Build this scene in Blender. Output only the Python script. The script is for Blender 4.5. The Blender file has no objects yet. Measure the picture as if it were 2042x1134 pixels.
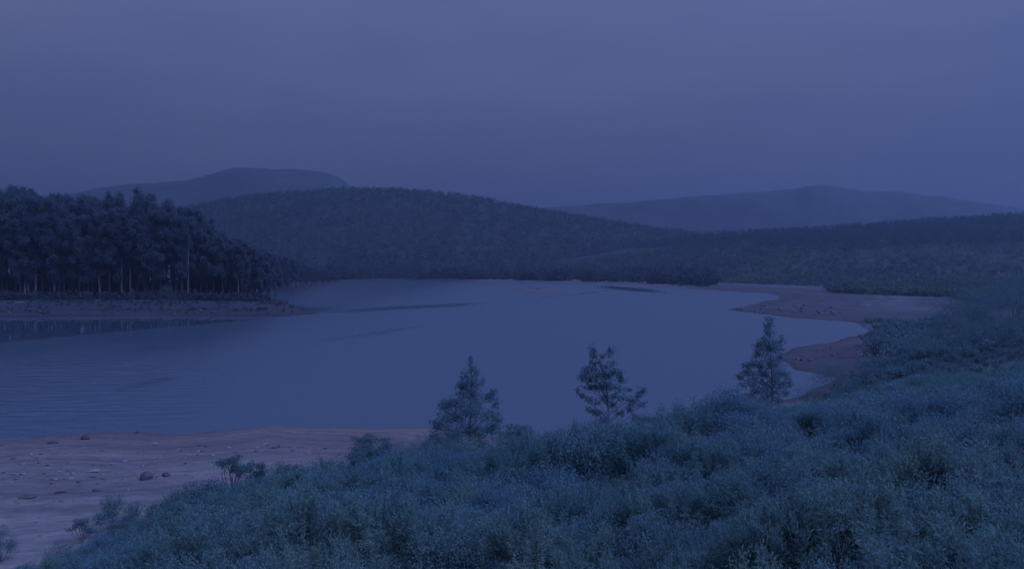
import bpy, math, random
import numpy as np
from mathutils import Vector

# ------------------------------------------------------------------ camera, sky, sun, exposure
random.seed(7)
R = np.random.default_rng(11)
scene = bpy.context.scene
col = scene.collection
W0, H0, F = 2042.0, 1134.0, 1768.0
CAM_Z = 14.0
PITCH = math.atan(37.0 / F)
cam_data = bpy.data.cameras.new('camera')
cam_data.sensor_width = 36.0
cam_data.lens = F / W0 * 36.0
cam_data.clip_start = 0.1
cam_data.clip_end = 30000.0
cam = bpy.data.objects.new('camera', cam_data)
cam.location = (0, 0, CAM_Z)
cam.rotation_euler = (math.pi / 2 - PITCH, 0, 0)
col.objects.link(cam)
scene.camera = cam

SUN_EL, SUN_AZ = math.radians(48), math.radians(115)      # high, behind the right shoulder
world = bpy.data.worlds.new('World')
scene.world = world
world.use_nodes = True
wn, wl = world.node_tree.nodes, world.node_tree.links
wn.clear()
w_out = wn.new('ShaderNodeOutputWorld')
w_bg = wn.new('ShaderNodeBackground')
w_bg.inputs['Strength'].default_value = 0.05
w_sky = wn.new('ShaderNodeTexSky')
w_sky.sky_type = 'NISHITA'
w_sky.sun_disc = False
w_sky.sun_elevation = SUN_EL
w_sky.sun_rotation = SUN_AZ
w_sky.air_density, w_sky.dust_density, w_sky.ozone_density = 2.0, 3.0, 3.0
w_tc = wn.new('ShaderNodeTexCoord')
w_sep = wn.new('ShaderNodeSeparateXYZ')
wl.new(w_tc.outputs['Generated'], w_sep.inputs[0])
w_ramp = wn.new('ShaderNodeValToRGB')                     # the overcast, a little brighter upwards
w_ramp.color_ramp.elements[0].position = 0.0
w_ramp.color_ramp.elements[0].color = (0.215, 0.325, 0.80, 1)
w_ramp.color_ramp.elements[1].position = 1.0
w_ramp.color_ramp.elements[1].color = (1.02, 1.33, 3.20, 1)
e = w_ramp.color_ramp.elements.new(0.30)
e.color = (0.560, 0.690, 1.56, 1)
wl.new(w_sep.outputs['Z'], w_ramp.inputs[0])
w_map = wn.new('ShaderNodeMapping')
w_map.inputs['Scale'].default_value = (1.0, 1.0, 3.2)
wl.new(w_tc.outputs['Generated'], w_map.inputs[0])
w_noise = wn.new('ShaderNodeTexNoise')
w_noise.inputs['Scale'].default_value = 2.6
w_noise.inputs['Detail'].default_value = 4.0
w_noise.inputs['Roughness'].default_value = 0.45
wl.new(w_map.outputs[0], w_noise.inputs['Vector'])
w_cl = wn.new('ShaderNodeValToRGB')
w_cl.color_ramp.elements[0].position = 0.32
w_cl.color_ramp.elements[0].color = (0.84, 0.91, 0.97, 1)
w_cl.color_ramp.elements[1].position = 0.70
w_cl.color_ramp.elements[1].color = (1.20, 1.09, 1.03, 1)
wl.new(w_noise.outputs['Fac'], w_cl.inputs[0])
w_mul = wn.new('ShaderNodeMixRGB')
w_mul.blend_type = 'MULTIPLY'
w_mul.inputs[0].default_value = 1.0
wl.new(w_ramp.outputs[0], w_mul.inputs[1])
wl.new(w_cl.outputs[0], w_mul.inputs[2])
w_mix = wn.new('ShaderNodeMixRGB')
w_mix.inputs[0].default_value = 0.97                      # a thick cloud layer in front of the clear sky
wl.new(w_sky.outputs[0], w_mix.inputs[1])
wl.new(w_mul.outputs[0], w_mix.inputs[2])
wl.new(w_mix.outputs[0], w_bg.inputs['Color'])
wl.new(w_bg.outputs[0], w_out.inputs['Surface'])

sun_data = bpy.data.lights.new('sun', 'SUN')
sun_data.energy = 2.3
sun_data.angle = math.radians(75)
sun_data.color = (0.26, 0.37, 1.0)
sun = bpy.data.objects.new('sun', sun_data)
_d = Vector((math.sin(SUN_AZ) * math.cos(SUN_EL), math.cos(SUN_AZ) * math.cos(SUN_EL), math.sin(SUN_EL)))
sun.rotation_euler = (-_d).to_track_quat('-Z', 'Y').to_euler()
sun.location = (60, -40, 90)
col.objects.link(sun)

vs = scene.view_settings
scene.display_settings.display_device = 'sRGB'
vs.view_transform = 'Standard'
vs.look = 'None'
vs.exposure = 2.0
vs.gamma = 1.0
vs.use_curve_mapping = False
scene.cycles.use_denoising = True
scene.cycles.max_bounces = 6
scene.cycles.diffuse_bounces = 4
scene.cycles.glossy_bounces = 2
scene.cycles.transmission_bounces = 1
scene.cycles.transparent_max_bounces = 4
scene.cycles.volume_bounces = 0
scene.cycles.caustics_reflective = False
scene.cycles.caustics_refractive = False

# ------------------------------------------------------------------ helpers
CT, ST = math.cos(PITCH), math.sin(PITCH)


def ray(px, py):
    u, v = (px - W0 / 2) / F, (H0 / 2 - py) / F
    return np.array([u, CT + v * ST, -ST + v * CT])


def P(px, py, z=0.0):
    """point of the level z seen at a place of the photograph"""
    d = ray(px, py)
    t = (z - CAM_Z) / d[2]
    return np.array([0, 0, CAM_Z]) + d * t


def PD(px, py, depth):
    d = ray(px, py)
    return np.array([0, 0, CAM_Z]) + d * (depth / d[1])


def hash2(ix, iy, seed):
    h = (ix * 374761393 + iy * 668265263 + seed * 1442695041) & 0xFFFFFFFF
    h = ((h ^ (h >> 13)) * 1274126177) & 0xFFFFFFFF
    return ((h ^ (h >> 16)) & 0xFFFF) / 65535.0


def vnoise(x, y, seed=0):
    x, y = np.asarray(x, float), np.asarray(y, float)
    ix, iy = np.floor(x).astype(np.int64), np.floor(y).astype(np.int64)
    fx, fy = x - ix, y - iy
    fx, fy = fx * fx * (3 - 2 * fx), fy * fy * (3 - 2 * fy)
    a, b = hash2(ix, iy, seed), hash2(ix + 1, iy, seed)
    c, d = hash2(ix, iy + 1, seed), hash2(ix + 1, iy + 1, seed)
    return (a * (1 - fx) + b * fx) * (1 - fy) + (c * (1 - fx) + d * fx) * fy


def fbm(x, y, seed=0, octaves=4):
    s, a, t = 0.0, 1.0, 0.0
    for k in range(octaves):
        s = s + a * (vnoise(x * 2 ** k, y * 2 ** k, seed + k) - 0.5)
        t += a
        a *= 0.5
    return s / t * 2


def sdist(x, y, poly):
    """signed distance to a closed polygon, positive inside"""
    x, y = np.asarray(x, float), np.asarray(y, float)
    best = np.full(x.shape, 1e18)
    inside = np.zeros(x.shape, bool)
    n = len(poly)
    for i in range(n):
        ax, ay = poly[i]
        bx, by = poly[(i + 1) % n]
        dx, dy = bx - ax, by - ay
        L = dx * dx + dy * dy + 1e-12
        t = np.clip(((x - ax) * dx + (y - ay) * dy) / L, 0, 1)
        best = np.minimum(best, (x - ax - t * dx) ** 2 + (y - ay - t * dy) ** 2)
        if ay != by:
            c = ((ay > y) != (by > y)) & (x < (bx - ax) * (y - ay) / (by - ay) + ax)
            inside ^= c
    d = np.sqrt(best)
    return np.where(inside, d, -d)


def sstep(a, b, x):
    t = np.clip((x - a) / (b - a), 0, 1)
    return t * t * (3 - 2 * t)


def mesh_np(name, verts, faces, attr=None, smooth=False):
    """faces: (n,3) or (n,4) array"""
    me = bpy.data.meshes.new(name)
    verts = np.asarray(verts, np.float32)
    faces = np.asarray(faces, np.int32)
    n, k = faces.shape
    me.vertices.add(len(verts))
    me.vertices.foreach_set('co', verts.ravel())
    me.loops.add(n * k)
    me.loops.foreach_set('vertex_index', faces.ravel())
    me.polygons.add(n)
    me.polygons.foreach_set('loop_start', np.arange(0, n * k, k, dtype=np.int32))
    me.polygons.foreach_set('loop_total', np.full(n, k, np.int32))
    if smooth:
        me.polygons.foreach_set('use_smooth', np.ones(n, bool))
    for nm, data in (attr or {}).items():
        data = np.asarray(data, np.float32)
        a = me.attributes.new(nm, 'FLOAT', 'POINT' if len(data) == len(verts) else 'FACE')
        a.data.foreach_set('value', data)
    me.update()
    me.validate()
    return me


def link(name, data, mat=None, parent=None):
    if mat is not None and data is not None and len(data.materials) == 0:
        data.materials.append(mat)
    o = bpy.data.objects.new(name, data)
    col.objects.link(o)
    if parent is not None:
        o.parent = parent
    return o


def tag(o, label=None, cat=None, group=None, kind=None):
    if label:
        o['label'] = label
    if cat:
        o['category'] = cat
    if group:
        o['group'] = group
    if kind:
        o['kind'] = kind
    return o


# ------------------------------------------------------------------ materials
def new_mat(name):
    m = bpy.data.materials.new(name)
    m.use_nodes = True
    nt = m.node_tree
    b = nt.nodes['Principled BSDF']
    b.inputs['Specular IOR Level'].default_value = 0.2
    b.inputs['Roughness'].default_value = 0.85
    return m, nt, b


def N(nt, t, **kw):
    n = nt.nodes.new(t)
    for k, v in kw.items():
        if k in n.inputs:
            n.inputs[k].default_value = v
        else:
            setattr(n, k, v)
    return n


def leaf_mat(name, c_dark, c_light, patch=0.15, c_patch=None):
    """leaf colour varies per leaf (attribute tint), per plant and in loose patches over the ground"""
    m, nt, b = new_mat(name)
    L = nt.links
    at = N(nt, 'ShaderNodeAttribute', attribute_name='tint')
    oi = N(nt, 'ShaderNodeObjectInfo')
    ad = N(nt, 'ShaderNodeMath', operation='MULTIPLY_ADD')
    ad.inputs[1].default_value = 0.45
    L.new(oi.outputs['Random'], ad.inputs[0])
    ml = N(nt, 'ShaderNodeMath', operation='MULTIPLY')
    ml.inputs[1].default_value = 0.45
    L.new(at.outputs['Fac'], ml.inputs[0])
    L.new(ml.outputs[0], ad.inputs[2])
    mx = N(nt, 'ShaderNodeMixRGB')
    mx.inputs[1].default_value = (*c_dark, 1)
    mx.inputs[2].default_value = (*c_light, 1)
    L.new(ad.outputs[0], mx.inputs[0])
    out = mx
    if c_patch:
        g = N(nt, 'ShaderNodeNewGeometry')
        nz = N(nt, 'ShaderNodeTexNoise', Scale=patch, Detail=3.0)
        L.new(g.outputs['Position'], nz.inputs['Vector'])
        rp = N(nt, 'ShaderNodeValToRGB')
        rp.color_ramp.elements[0].position = 0.50
        rp.color_ramp.elements[1].position = 0.66
        L.new(nz.outputs['Fac'], rp.inputs[0])
        m2 = N(nt, 'ShaderNodeMixRGB')
        m2.inputs[2].default_value = (*c_patch, 1)
        L.new(rp.outputs[0], m2.inputs[0])
        L.new(mx.outputs[0], m2.inputs[1])
        out = m2
    L.new(out.outputs[0], b.inputs['Base Color'])
    gn = N(nt, 'ShaderNodeNewGeometry')
    nm_ = N(nt, 'ShaderNodeVectorMath', operation='MULTIPLY_ADD')
    nm_.inputs[1].default_value = (0.55, 0.55, 0.55)
    nm_.inputs[2].default_value = (0, 0, 0.8)
    L.new(gn.outputs['Normal'], nm_.inputs[0])
    nn_ = N(nt, 'ShaderNodeVectorMath', operation='NORMALIZE')
    L.new(nm_.outputs[0], nn_.inputs[0])
    L.new(nn_.outputs[0], b.inputs['Normal'])
    tl = N(nt, 'ShaderNodeBsdfTranslucent')                # daylight also comes through thin leaves
    L.new(out.outputs[0], tl.inputs['Color'])
    ms = N(nt, 'ShaderNodeMixShader')
    ms.inputs[0].default_value = 0.50
    L.new(b.outputs[0], ms.inputs[1])
    L.new(tl.outputs[0], ms.inputs[2])
    L.new(ms.outputs[0], nt.nodes['Material Output'].inputs['Surface'])
    return m


def bark_mat(name, c1, c2, scale=6.0):
    m, nt, b = new_mat(name)
    L = nt.links
    tc = N(nt, 'ShaderNodeTexCoord')
    mp = N(nt, 'ShaderNodeMapping')
    mp.inputs['Scale'].default_value = (1, 1, 0.15)
    L.new(tc.outputs['Object'], mp.inputs[0])
    nz = N(nt, 'ShaderNodeTexNoise', Scale=scale, Detail=4.0)
    L.new(mp.outputs[0], nz.inputs['Vector'])
    rp = N(nt, 'ShaderNodeValToRGB')
    rp.color_ramp.elements[0].position, rp.color_ramp.elements[0].color = 0.35, (*c1, 1)
    rp.color_ramp.elements[1].position, rp.color_ramp.elements[1].color = 0.65, (*c2, 1)
    L.new(nz.outputs['Fac'], rp.inputs[0])
    L.new(rp.outputs[0], b.inputs['Base Color'])
    return m


M = {}
M['broom'] = leaf_mat('broom_green', (0.058, 0.122, 0.114), (0.077, 0.152, 0.126), 0.10, (0.090, 0.156, 0.119))
M['heath'] = leaf_mat('heath_green', (0.055, 0.111, 0.126), (0.074, 0.140, 0.140), 0.10, (0.087, 0.148, 0.132))
M['pale'] = leaf_mat('grey_green_leaf', (0.068, 0.127, 0.126), (0.092, 0.153, 0.144))
M['fern'] = leaf_mat('yellow_green_leaf', (0.091, 0.164, 0.118), (0.119, 0.192, 0.126))
M['dry'] = leaf_mat('dry_seed_head', (0.089, 0.109, 0.119), (0.126, 0.139, 0.145))
M['flower'] = leaf_mat('cream_flower', (0.26, 0.26, 0.15), (0.36, 0.36, 0.22))
M['tree_leaf'] = leaf_mat('young_tree_leaf', (0.061, 0.124, 0.137), (0.093, 0.163, 0.159))
M['gum_leaf'] = leaf_mat('gum_leaf', (0.043, 0.060, 0.073), (0.058, 0.077, 0.082))
M['bush_leaf'] = leaf_mat('dark_bush_leaf', (0.044, 0.088, 0.088), (0.068, 0.122, 0.110))
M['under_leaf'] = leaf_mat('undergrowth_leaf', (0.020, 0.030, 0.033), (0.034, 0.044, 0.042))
M['wood_leaf'] = leaf_mat('far_wood_leaf', (0.017, 0.029, 0.031), (0.025, 0.039, 0.036), 0.006, (0.029, 0.042, 0.034))
M['pine_leaf'] = leaf_mat('pine_needle', (0.014, 0.035, 0.041), (0.025, 0.047, 0.050))
M['slope_leaf'] = leaf_mat('slope_scrub_leaf', (0.029, 0.053, 0.048), (0.047, 0.075, 0.057), 0.02, (0.073, 0.098, 0.056))
M['pale_bark'] = bark_mat('pale_bark', (0.07, 0.067, 0.064), (0.13, 0.123, 0.114), 2.0)
M['dull_bark'] = bark_mat('dull_bark', (0.018, 0.018, 0.020), (0.038, 0.035, 0.034), 2.0)
M['stem'] = bark_mat('stem_bark', (0.055, 0.055, 0.06), (0.10, 0.095, 0.09), 8.0)
M['dead_wood'] = bark_mat('dead_wood', (0.05, 0.047, 0.047), (0.10, 0.092, 0.086), 6.0)


def rock_mat(name, c1, c2):
    m, nt, b = new_mat(name)
    L = nt.links
    tc = N(nt, 'ShaderNodeTexCoord')
    nz = N(nt, 'ShaderNodeTexNoise', Scale=4.0, Detail=6.0, Roughness=0.65)
    L.new(tc.outputs['Object'], nz.inputs['Vector'])
    oi = N(nt, 'ShaderNodeObjectInfo')
    ad = N(nt, 'ShaderNodeMath', operation='MULTIPLY_ADD')
    ad.inputs[1].default_value = 0.4
    L.new(oi.outputs['Random'], ad.inputs[0])
    L.new(nz.outputs['Fac'], ad.inputs[2])
    rp = N(nt, 'ShaderNodeValToRGB')
    rp.color_ramp.elements[0].position, rp.color_ramp.elements[0].color = 0.40, (*c1, 1)
    rp.color_ramp.elements[1].position, rp.color_ramp.elements[1].color = 0.95, (*c2, 1)
    L.new(ad.outputs[0], rp.inputs[0])
    L.new(rp.outputs[0], b.inputs['Base Color'])
    bp = N(nt, 'ShaderNodeBump', Strength=0.6, Distance=0.05)
    L.new(nz.outputs['Fac'], bp.inputs['Height'])
    L.new(bp.outputs[0], b.inputs['Normal'])
    return m


M['rock'] = rock_mat('brown_stone', (0.032, 0.027, 0.030), (0.085, 0.066, 0.062))
M['pale_rock'] = rock_mat('pale_stone', (0.075, 0.065, 0.065), (0.17, 0.145, 0.135))
M['pebble'] = rock_mat('pebble_stone', (0.045, 0.040, 0.042), (0.125, 0.105, 0.098))
M['white_rock'] = rock_mat('whitish_stone', (0.20, 0.19, 0.19), (0.34, 0.32, 0.31))

# ------------------------------------------------------------------ lake outline and lie of the land
SHORE_PX = [(-420, 925), (-150, 890), (0, 878), (150, 867), (270, 860), (350, 866), (450, 858), (545, 849), (640, 852),
            (760, 853), (850, 851), (940, 862), (1010, 873), (1090, 878), (1250, 862), (1400, 838), (1520, 812),
            (1600, 790), (1650, 765), (1668, 754), (1640, 746), (1592, 738), (1562, 722), (1556, 708), (1570, 696),
            (1630, 688), (1680, 680), (1712, 668), (1730, 656), (1722, 648), (1690, 642), (1630, 637), (1540, 629),
            (1480, 622), (1452, 616), (1490, 608), (1535, 600), (1556, 592), (1548, 587), (1480, 582), (1400, 577),
            (1345, 573), (1250, 567), (1130, 563), (1020, 561), (900, 559.5), (800, 559), (740, 562), (640, 566),
            (612, 569), (634, 572), (600, 578), (560, 586), (543, 593), (556, 601), (590, 611), (622, 624.5),
            (560, 630), (480, 631), (400, 630), (300, 629), (180, 631), (60, 631), (-40, 634), (-200, 640), (-500, 655),
            (-900, 690)]
LAKE = [tuple(P(a, b)[:2]) for a, b in SHORE_PX]
FOOT_PX = [(-500, 1380), (-120, 1230), (60, 1155), (125, 1115), (185, 1045), (300, 1022), (400, 1018), (450, 990), (640, 965), (850, 948), (1000, 945), (1200, 915),
           (1400, 880), (1560, 815), (1660, 770), (1760, 722), (1850, 690), (1960, 672), (2150, 640), (2500, 625)]
FOOT = [tuple(P(a, b, 1.5)[:2]) for a, b in FOOT_PX] + [(420, 60), (300, -120), (-60, -120), (-60, 0)]


def height(x, y):
    """ground level: lake bed, beaches, the slope under the camera, the wooded left bank"""
    x, y = np.asarray(x, float), np.asarray(y, float)
    d = -sdist(x, y, LAKE) + 1.2 * fbm(x * 0.11, y * 0.11, 3, 3) * np.clip(y / 90, 0.5, 3)
    s = sdist(x, y, FOOT)
    left = sstep(-20, -60, x) * sstep(170, 225, y)
    top = 1.6 + 0.7 * left
    zl = top * (1 - np.exp(-np.maximum(d, 0) / (16 - 5 * left)))
    # strand lines: the falling water left low steps in the banks
    zl = zl + 0.05 * np.sin(zl * 24) * np.clip(d / 4, 0, 1)
    z = np.where(d > 0, zl, np.maximum(-3.0, 0.10 * d))
    zh = 19.0 * (1 - np.exp(-np.maximum(s, 0) / 62.0))
    z = z + zh * sstep(0, 5, s)
    z = z + np.where(d > 0, 1, 0) * (0.16 * fbm(x * 0.16, y * 0.16, 21, 4) * np.clip(d / 6, 0, 1))
    z = z + np.maximum(d - 90, 0) * 0.02 * (s < 0) * sstep(250, 500, y) * sstep(2500, 700, y)
    return z, d, s


def ground_z(x, y):
    return float(height(np.array([x]), np.array([y]))[0][0])


# ------------------------------------------------------------------ ground
ang = np.radians(np.linspace(-68, 68, 430))
rad = np.concatenate([np.linspace(0.6, 8, 10)[:-1], 8 * (6000 / 8) ** (np.linspace(0, 1, 420) ** 1.12)])
A, Rr = np.meshgrid(ang, rad)
X, Y = Rr * np.sin(A), Rr * np.cos(A) - 0.5
Z, Dd, Ss = height(X.ravel(), Y.ravel())
na, nr = len(ang), len(rad)
idx = np.arange(na * nr).reshape(nr, na)
faces = np.stack([idx[:-1, :-1].ravel(), idx[:-1, 1:].ravel(), idx[1:, 1:].ravel(), idx[1:, :-1].ravel()], 1)
gm, nt, b = new_mat('shore_ground')
L = nt.links
geo = N(nt, 'ShaderNodeNewGeometry')
a_d = N(nt, 'ShaderNodeAttribute', attribute_name='shore')
a_v = N(nt, 'ShaderNodeAttribute', attribute_name='veg')
n1 = N(nt, 'ShaderNodeTexNoise', Scale=0.09, Detail=7.0, Roughness=0.6)
n2 = N(nt, 'ShaderNodeTexNoise', Scale=1.7, Detail=8.0, Roughness=0.7)
mp = N(nt, 'ShaderNodeMapping')
mp.inputs['Scale'].default_value = (0.45, 1.0, 1.0)
L.new(geo.outputs['Position'], mp.inputs[0])
L.new(mp.outputs[0], n1.inputs['Vector'])
L.new(mp.outputs[0], n2.inputs['Vector'])
r1 = N(nt, 'ShaderNodeValToRGB')
cr = r1.color_ramp
cr.elements[0].position, cr.elements[0].color = 0.30, (0.066, 0.056, 0.051, 1)
cr.elements[1].position, cr.elements[1].color = 0.70, (0.118, 0.102, 0.082, 1)
e = cr.elements.new(0.50)
e.color = (0.093, 0.075, 0.065, 1)
L.new(n1.outputs['Fac'], r1.inputs[0])
# strand lines follow the water's edge
wv = N(nt, 'ShaderNodeMath', operation='MULTIPLY_ADD')
wv.inputs[1].default_value = 1.0
L.new(n1.outputs['Fac'], wv.inputs[2])
dd = N(nt, 'ShaderNodeMath', operation='MULTIPLY')
dd.inputs[1].default_value = 0.16
L.new(a_d.outputs['Fac'], dd.inputs[0])
L.new(dd.outputs[0], wv.inputs[0])
nb = N(nt, 'ShaderNodeTexNoise', noise_dimensions='1D', Scale=3.0, Detail=5.0, Roughness=0.7)
L.new(wv.outputs[0], nb.inputs['W'])
rb = N(nt, 'ShaderNodeValToRGB')
rb.color_ramp.elements[0].position, rb.color_ramp.elements[0].color = 0.36, (0.68, 0.68, 0.72, 1)
rb.color_ramp.elements[1].position, rb.color_ramp.elements[1].color = 0.62, (1.10, 1.10, 1.10, 1)
L.new(nb.outputs['Fac'], rb.inputs[0])
mm = N(nt, 'ShaderNodeMixRGB', blend_type='MULTIPLY')
mm.inputs[0].default_value = 0.75
L.new(r1.outputs[0], mm.inputs[1])
L.new(rb.outputs[0], mm.inputs[2])
# stony speckle
r2 = N(nt, 'ShaderNodeValToRGB')
r2.color_ramp.elements[0].position, r2.color_ramp.elements[0].color = 0.33, (0.60, 0.58, 0.62, 1)
r2.color_ramp.elements[1].position, r2.color_ramp.elements[1].color = 0.62, (1.12, 1.12, 1.12, 1)
L.new(n2.outputs['Fac'], r2.inputs[0])
m3 = N(nt, 'ShaderNodeMixRGB', blend_type='MULTIPLY')
m3.inputs[0].default_value = 0.8
L.new(mm.outputs[0], m3.inputs[1])
L.new(r2.outputs[0], m3.inputs[2])
# wet rim
wet = N(nt, 'ShaderNodeMapRange')
wet.inputs['From Min'].default_value = 0.0
wet.inputs['From Max'].default_value = 2.2
wet.inputs['To Min'].default_value = 0.62
wet.inputs['To Max'].default_value = 1.0
L.new(a_d.outputs['Fac'], wet.inputs['Value'])
m4 = N(nt, 'ShaderNodeMixRGB', blend_type='MULTIPLY')
m4.inputs[0].default_value = 1.0
L.new(m3.outputs[0], m4.inputs[1])
L.new(wet.outputs[0], m4.inputs[2])
# dry sand farther from the water, dark earth on the far banks
dry = N(nt, 'ShaderNodeMapRange')
dry.inputs['From Min'].default_value = 10.0
dry.inputs['From Max'].default_value = 32.0
L.new(a_d.outputs['Fac'], dry.inputs['Value'])
m6 = N(nt, 'ShaderNodeMixRGB', blend_type='MULTIPLY')
m6.inputs[2].default_value = (1.44, 1.60, 1.54, 1)
L.new(dry.outputs[0], m6.inputs[0])
L.new(m4.outputs[0], m6.inputs[1])
a_s = N(nt, 'ShaderNodeAttribute', attribute_name='soil')
nb2 = N(nt, 'ShaderNodeTexNoise', noise_dimensions='1D', Scale=0.55, Detail=3.0, Roughness=0.6)
L.new(wv.outputs[0], nb2.inputs['W'])
rb2 = N(nt, 'ShaderNodeValToRGB')
rb2.color_ramp.elements[0].position, rb2.color_ramp.elements[0].color = 0.40, (0.62, 0.64, 0.70, 1)
rb2.color_ramp.elements[1].position, rb2.color_ramp.elements[1].color = 0.56, (1.25, 1.22, 1.18, 1)
L.new(nb2.outputs['Fac'], rb2.inputs[0])
m8 = N(nt, 'ShaderNodeMixRGB', blend_type='MULTIPLY')
L.new(a_s.outputs['Fac'], m8.inputs[0])
L.new(m6.outputs[0], m8.inputs[1])
L.new(rb2.outputs[0], m8.inputs[2])
m6 = m8
m7 = N(nt, 'ShaderNodeMixRGB', blend_type='MULTIPLY')
m7.inputs[2].default_value = (0.19, 0.23, 0.33, 1)
L.new(a_s.outputs['Fac'], m7.inputs[0])
L.new(m6.outputs[0], m7.inputs[1])
m4 = m7
# soil and low herbs under the scrub and woods
vn = N(nt, 'ShaderNodeMath', operation='MULTIPLY_ADD')
vn.inputs[1].default_value = 0.8
L.new(n1.outputs['Fac'], vn.inputs[0])
va = N(nt, 'ShaderNodeMath', operation='ADD')
va.inputs[1].default_value = -0.40
L.new(a_v.outputs['Fac'], va.inputs[0])
L.new(va.outputs[0], vn.inputs[2])
rv = N(nt, 'ShaderNodeValToRGB')
rv.color_ramp.elements[0].position = 0.40
rv.color_ramp.elements[1].position = 0.62
L.new(vn.outputs[0], rv.inputs[0])
m5 = N(nt, 'ShaderNodeMixRGB')
r5 = N(nt, 'ShaderNodeValToRGB')
r5.color_ramp.elements[0].position, r5.color_ramp.elements[0].color = 0.35, (0.026, 0.032, 0.032, 1)
r5.color_ramp.elements[1].position, r5.color_ramp.elements[1].color = 0.65, (0.050, 0.062, 0.054, 1)
L.new(n2.outputs['Fac'], r5.inputs[0])
L.new(rv.outputs[0], m5.inputs[0])
L.new(m4.outputs[0], m5.inputs[1])
L.new(r5.outputs[0], m5.inputs[2])
L.new(m5.outputs[0], b.inputs['Base Color'])
bp = N(nt, 'ShaderNodeBump', Strength=0.8, Distance=0.12)
L.new(n2.outputs['Fac'], bp.inputs['Height'])
L.new(bp.outputs[0], b.inputs['Normal'])
xf, yf = X.ravel(), Y.ravel()
veg = np.clip(sstep(-1.0, 2.5, Ss), 0, 1)
veg = np.maximum(veg, sstep(-20, -60, xf) * sstep(170, 225, yf) * sstep(45, 70, Dd) * 0.80)
veg = np.maximum(veg, sstep(35, 70, Dd) * sstep(300, 420, yf))
ppx = xf / yf * F + W0 / 2
ppy = 530 + (CAM_Z - Z) / np.maximum(yf, 1) * F
veg = np.maximum(veg, sstep(1660, 1760, ppx) * sstep(637, 647, ppy) * (yf > 60) * 0.72)
veg = np.maximum(veg, sstep(1870, 1930, ppx) * (yf > 60) * 0.9)
soil = np.maximum(sstep(-20, -60, xf) * sstep(170, 225, yf), 0.80 * sstep(1330, 1420, ppx) * (yf > 90))
me = mesh_np('ground', np.stack([xf, yf, Z], 1), faces, {'shore': Dd, 'veg': veg, 'soil': soil}, smooth=True)
ground = tag(link('ground', me, gm), kind='structure')

# ------------------------------------------------------------------ water
wm, nt, b = new_mat('lake_water')
L = nt.links
b.inputs['Base Color'].default_value = (0.039, 0.057, 0.068, 1)
b.inputs['IOR'].default_value = 1.33
b.inputs['Specular IOR Level'].default_value = 0.5
geo = N(nt, 'ShaderNodeNewGeometry')
lowf = N(nt, 'ShaderNodeTexNoise', Scale=0.03, Detail=3.0)
L.new(geo.outputs['Position'], lowf.inputs['Vector'])


def lane(p0, p1, width, soft, amp):
    """wind-still lane: 1 inside a long thin lozenge of the surface between two points"""
    p0, p1 = np.array(p0), np.array(p1)
    c = (p0 + p1) / 2
    dv = p1 - p0
    ln = np.linalg.norm(dv)
    an = math.atan2(dv[1], dv[0])
    sub = N(nt, 'ShaderNodeVectorMath', operation='SUBTRACT')
    sub.inputs[1].default_value = (c[0], c[1], 0)
    L.new(geo.outputs['Position'], sub.inputs[0])
    rot = N(nt, 'ShaderNodeVectorRotate', rotation_type='Z_AXIS')
    rot.inputs['Angle'].default_value = -an
    L.new(sub.outputs[0], rot.inputs['Vector'])
    sp = N(nt, 'ShaderNodeSeparateXYZ')
    L.new(rot.outputs[0], sp.inputs[0])
    ax = N(nt, 'ShaderNodeMath', operation='DIVIDE')
    ax.inputs[1].default_value = ln / 2
    L.new(sp.outputs['X'], ax.inputs[0])
    sq = N(nt, 'ShaderNodeMath', operation='POWER')
    sq.inputs[1].default_value = 2
    ab = N(nt, 'ShaderNodeMath', operation='ABSOLUTE')
    L.new(ax.outputs[0], ab.inputs[0])
    L.new(ab.outputs[0], sq.inputs[0])
    wob = N(nt, 'ShaderNodeMath', operation='MULTIPLY_ADD')
    wob.inputs[1].default_value = amp
    L.new(lowf.outputs['Fac'], wob.inputs[0])
    L.new(sp.outputs['Y'], wob.inputs[2])
    off = N(nt, 'ShaderNodeMath', operation='ADD')
    off.inputs[1].default_value = -amp * 0.5
    L.new(wob.outputs[0], off.inputs[0])
    ay = N(nt, 'ShaderNodeMath', operation='DIVIDE')
    ay.inputs[1].default_value = width / 2
    L.new(off.outputs[0], ay.inputs[0])
    aa = N(nt, 'ShaderNodeMath', operation='ABSOLUTE')
    L.new(ay.outputs[0], aa.inputs[0])
    sm = N(nt, 'ShaderNodeMath', operation='ADD')
    L.new(aa.outputs[0], sm.inputs[0])
    L.new(sq.outputs[0], sm.inputs[1])
    mr = N(nt, 'ShaderNodeMapRange')
    mr.inputs['From Min'].default_value = 1.0
    mr.inputs['From Max'].default_value = 1.0 - soft
    L.new(sm.outputs[0], mr.inputs['Value'])
    return mr.outputs[0]


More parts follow.
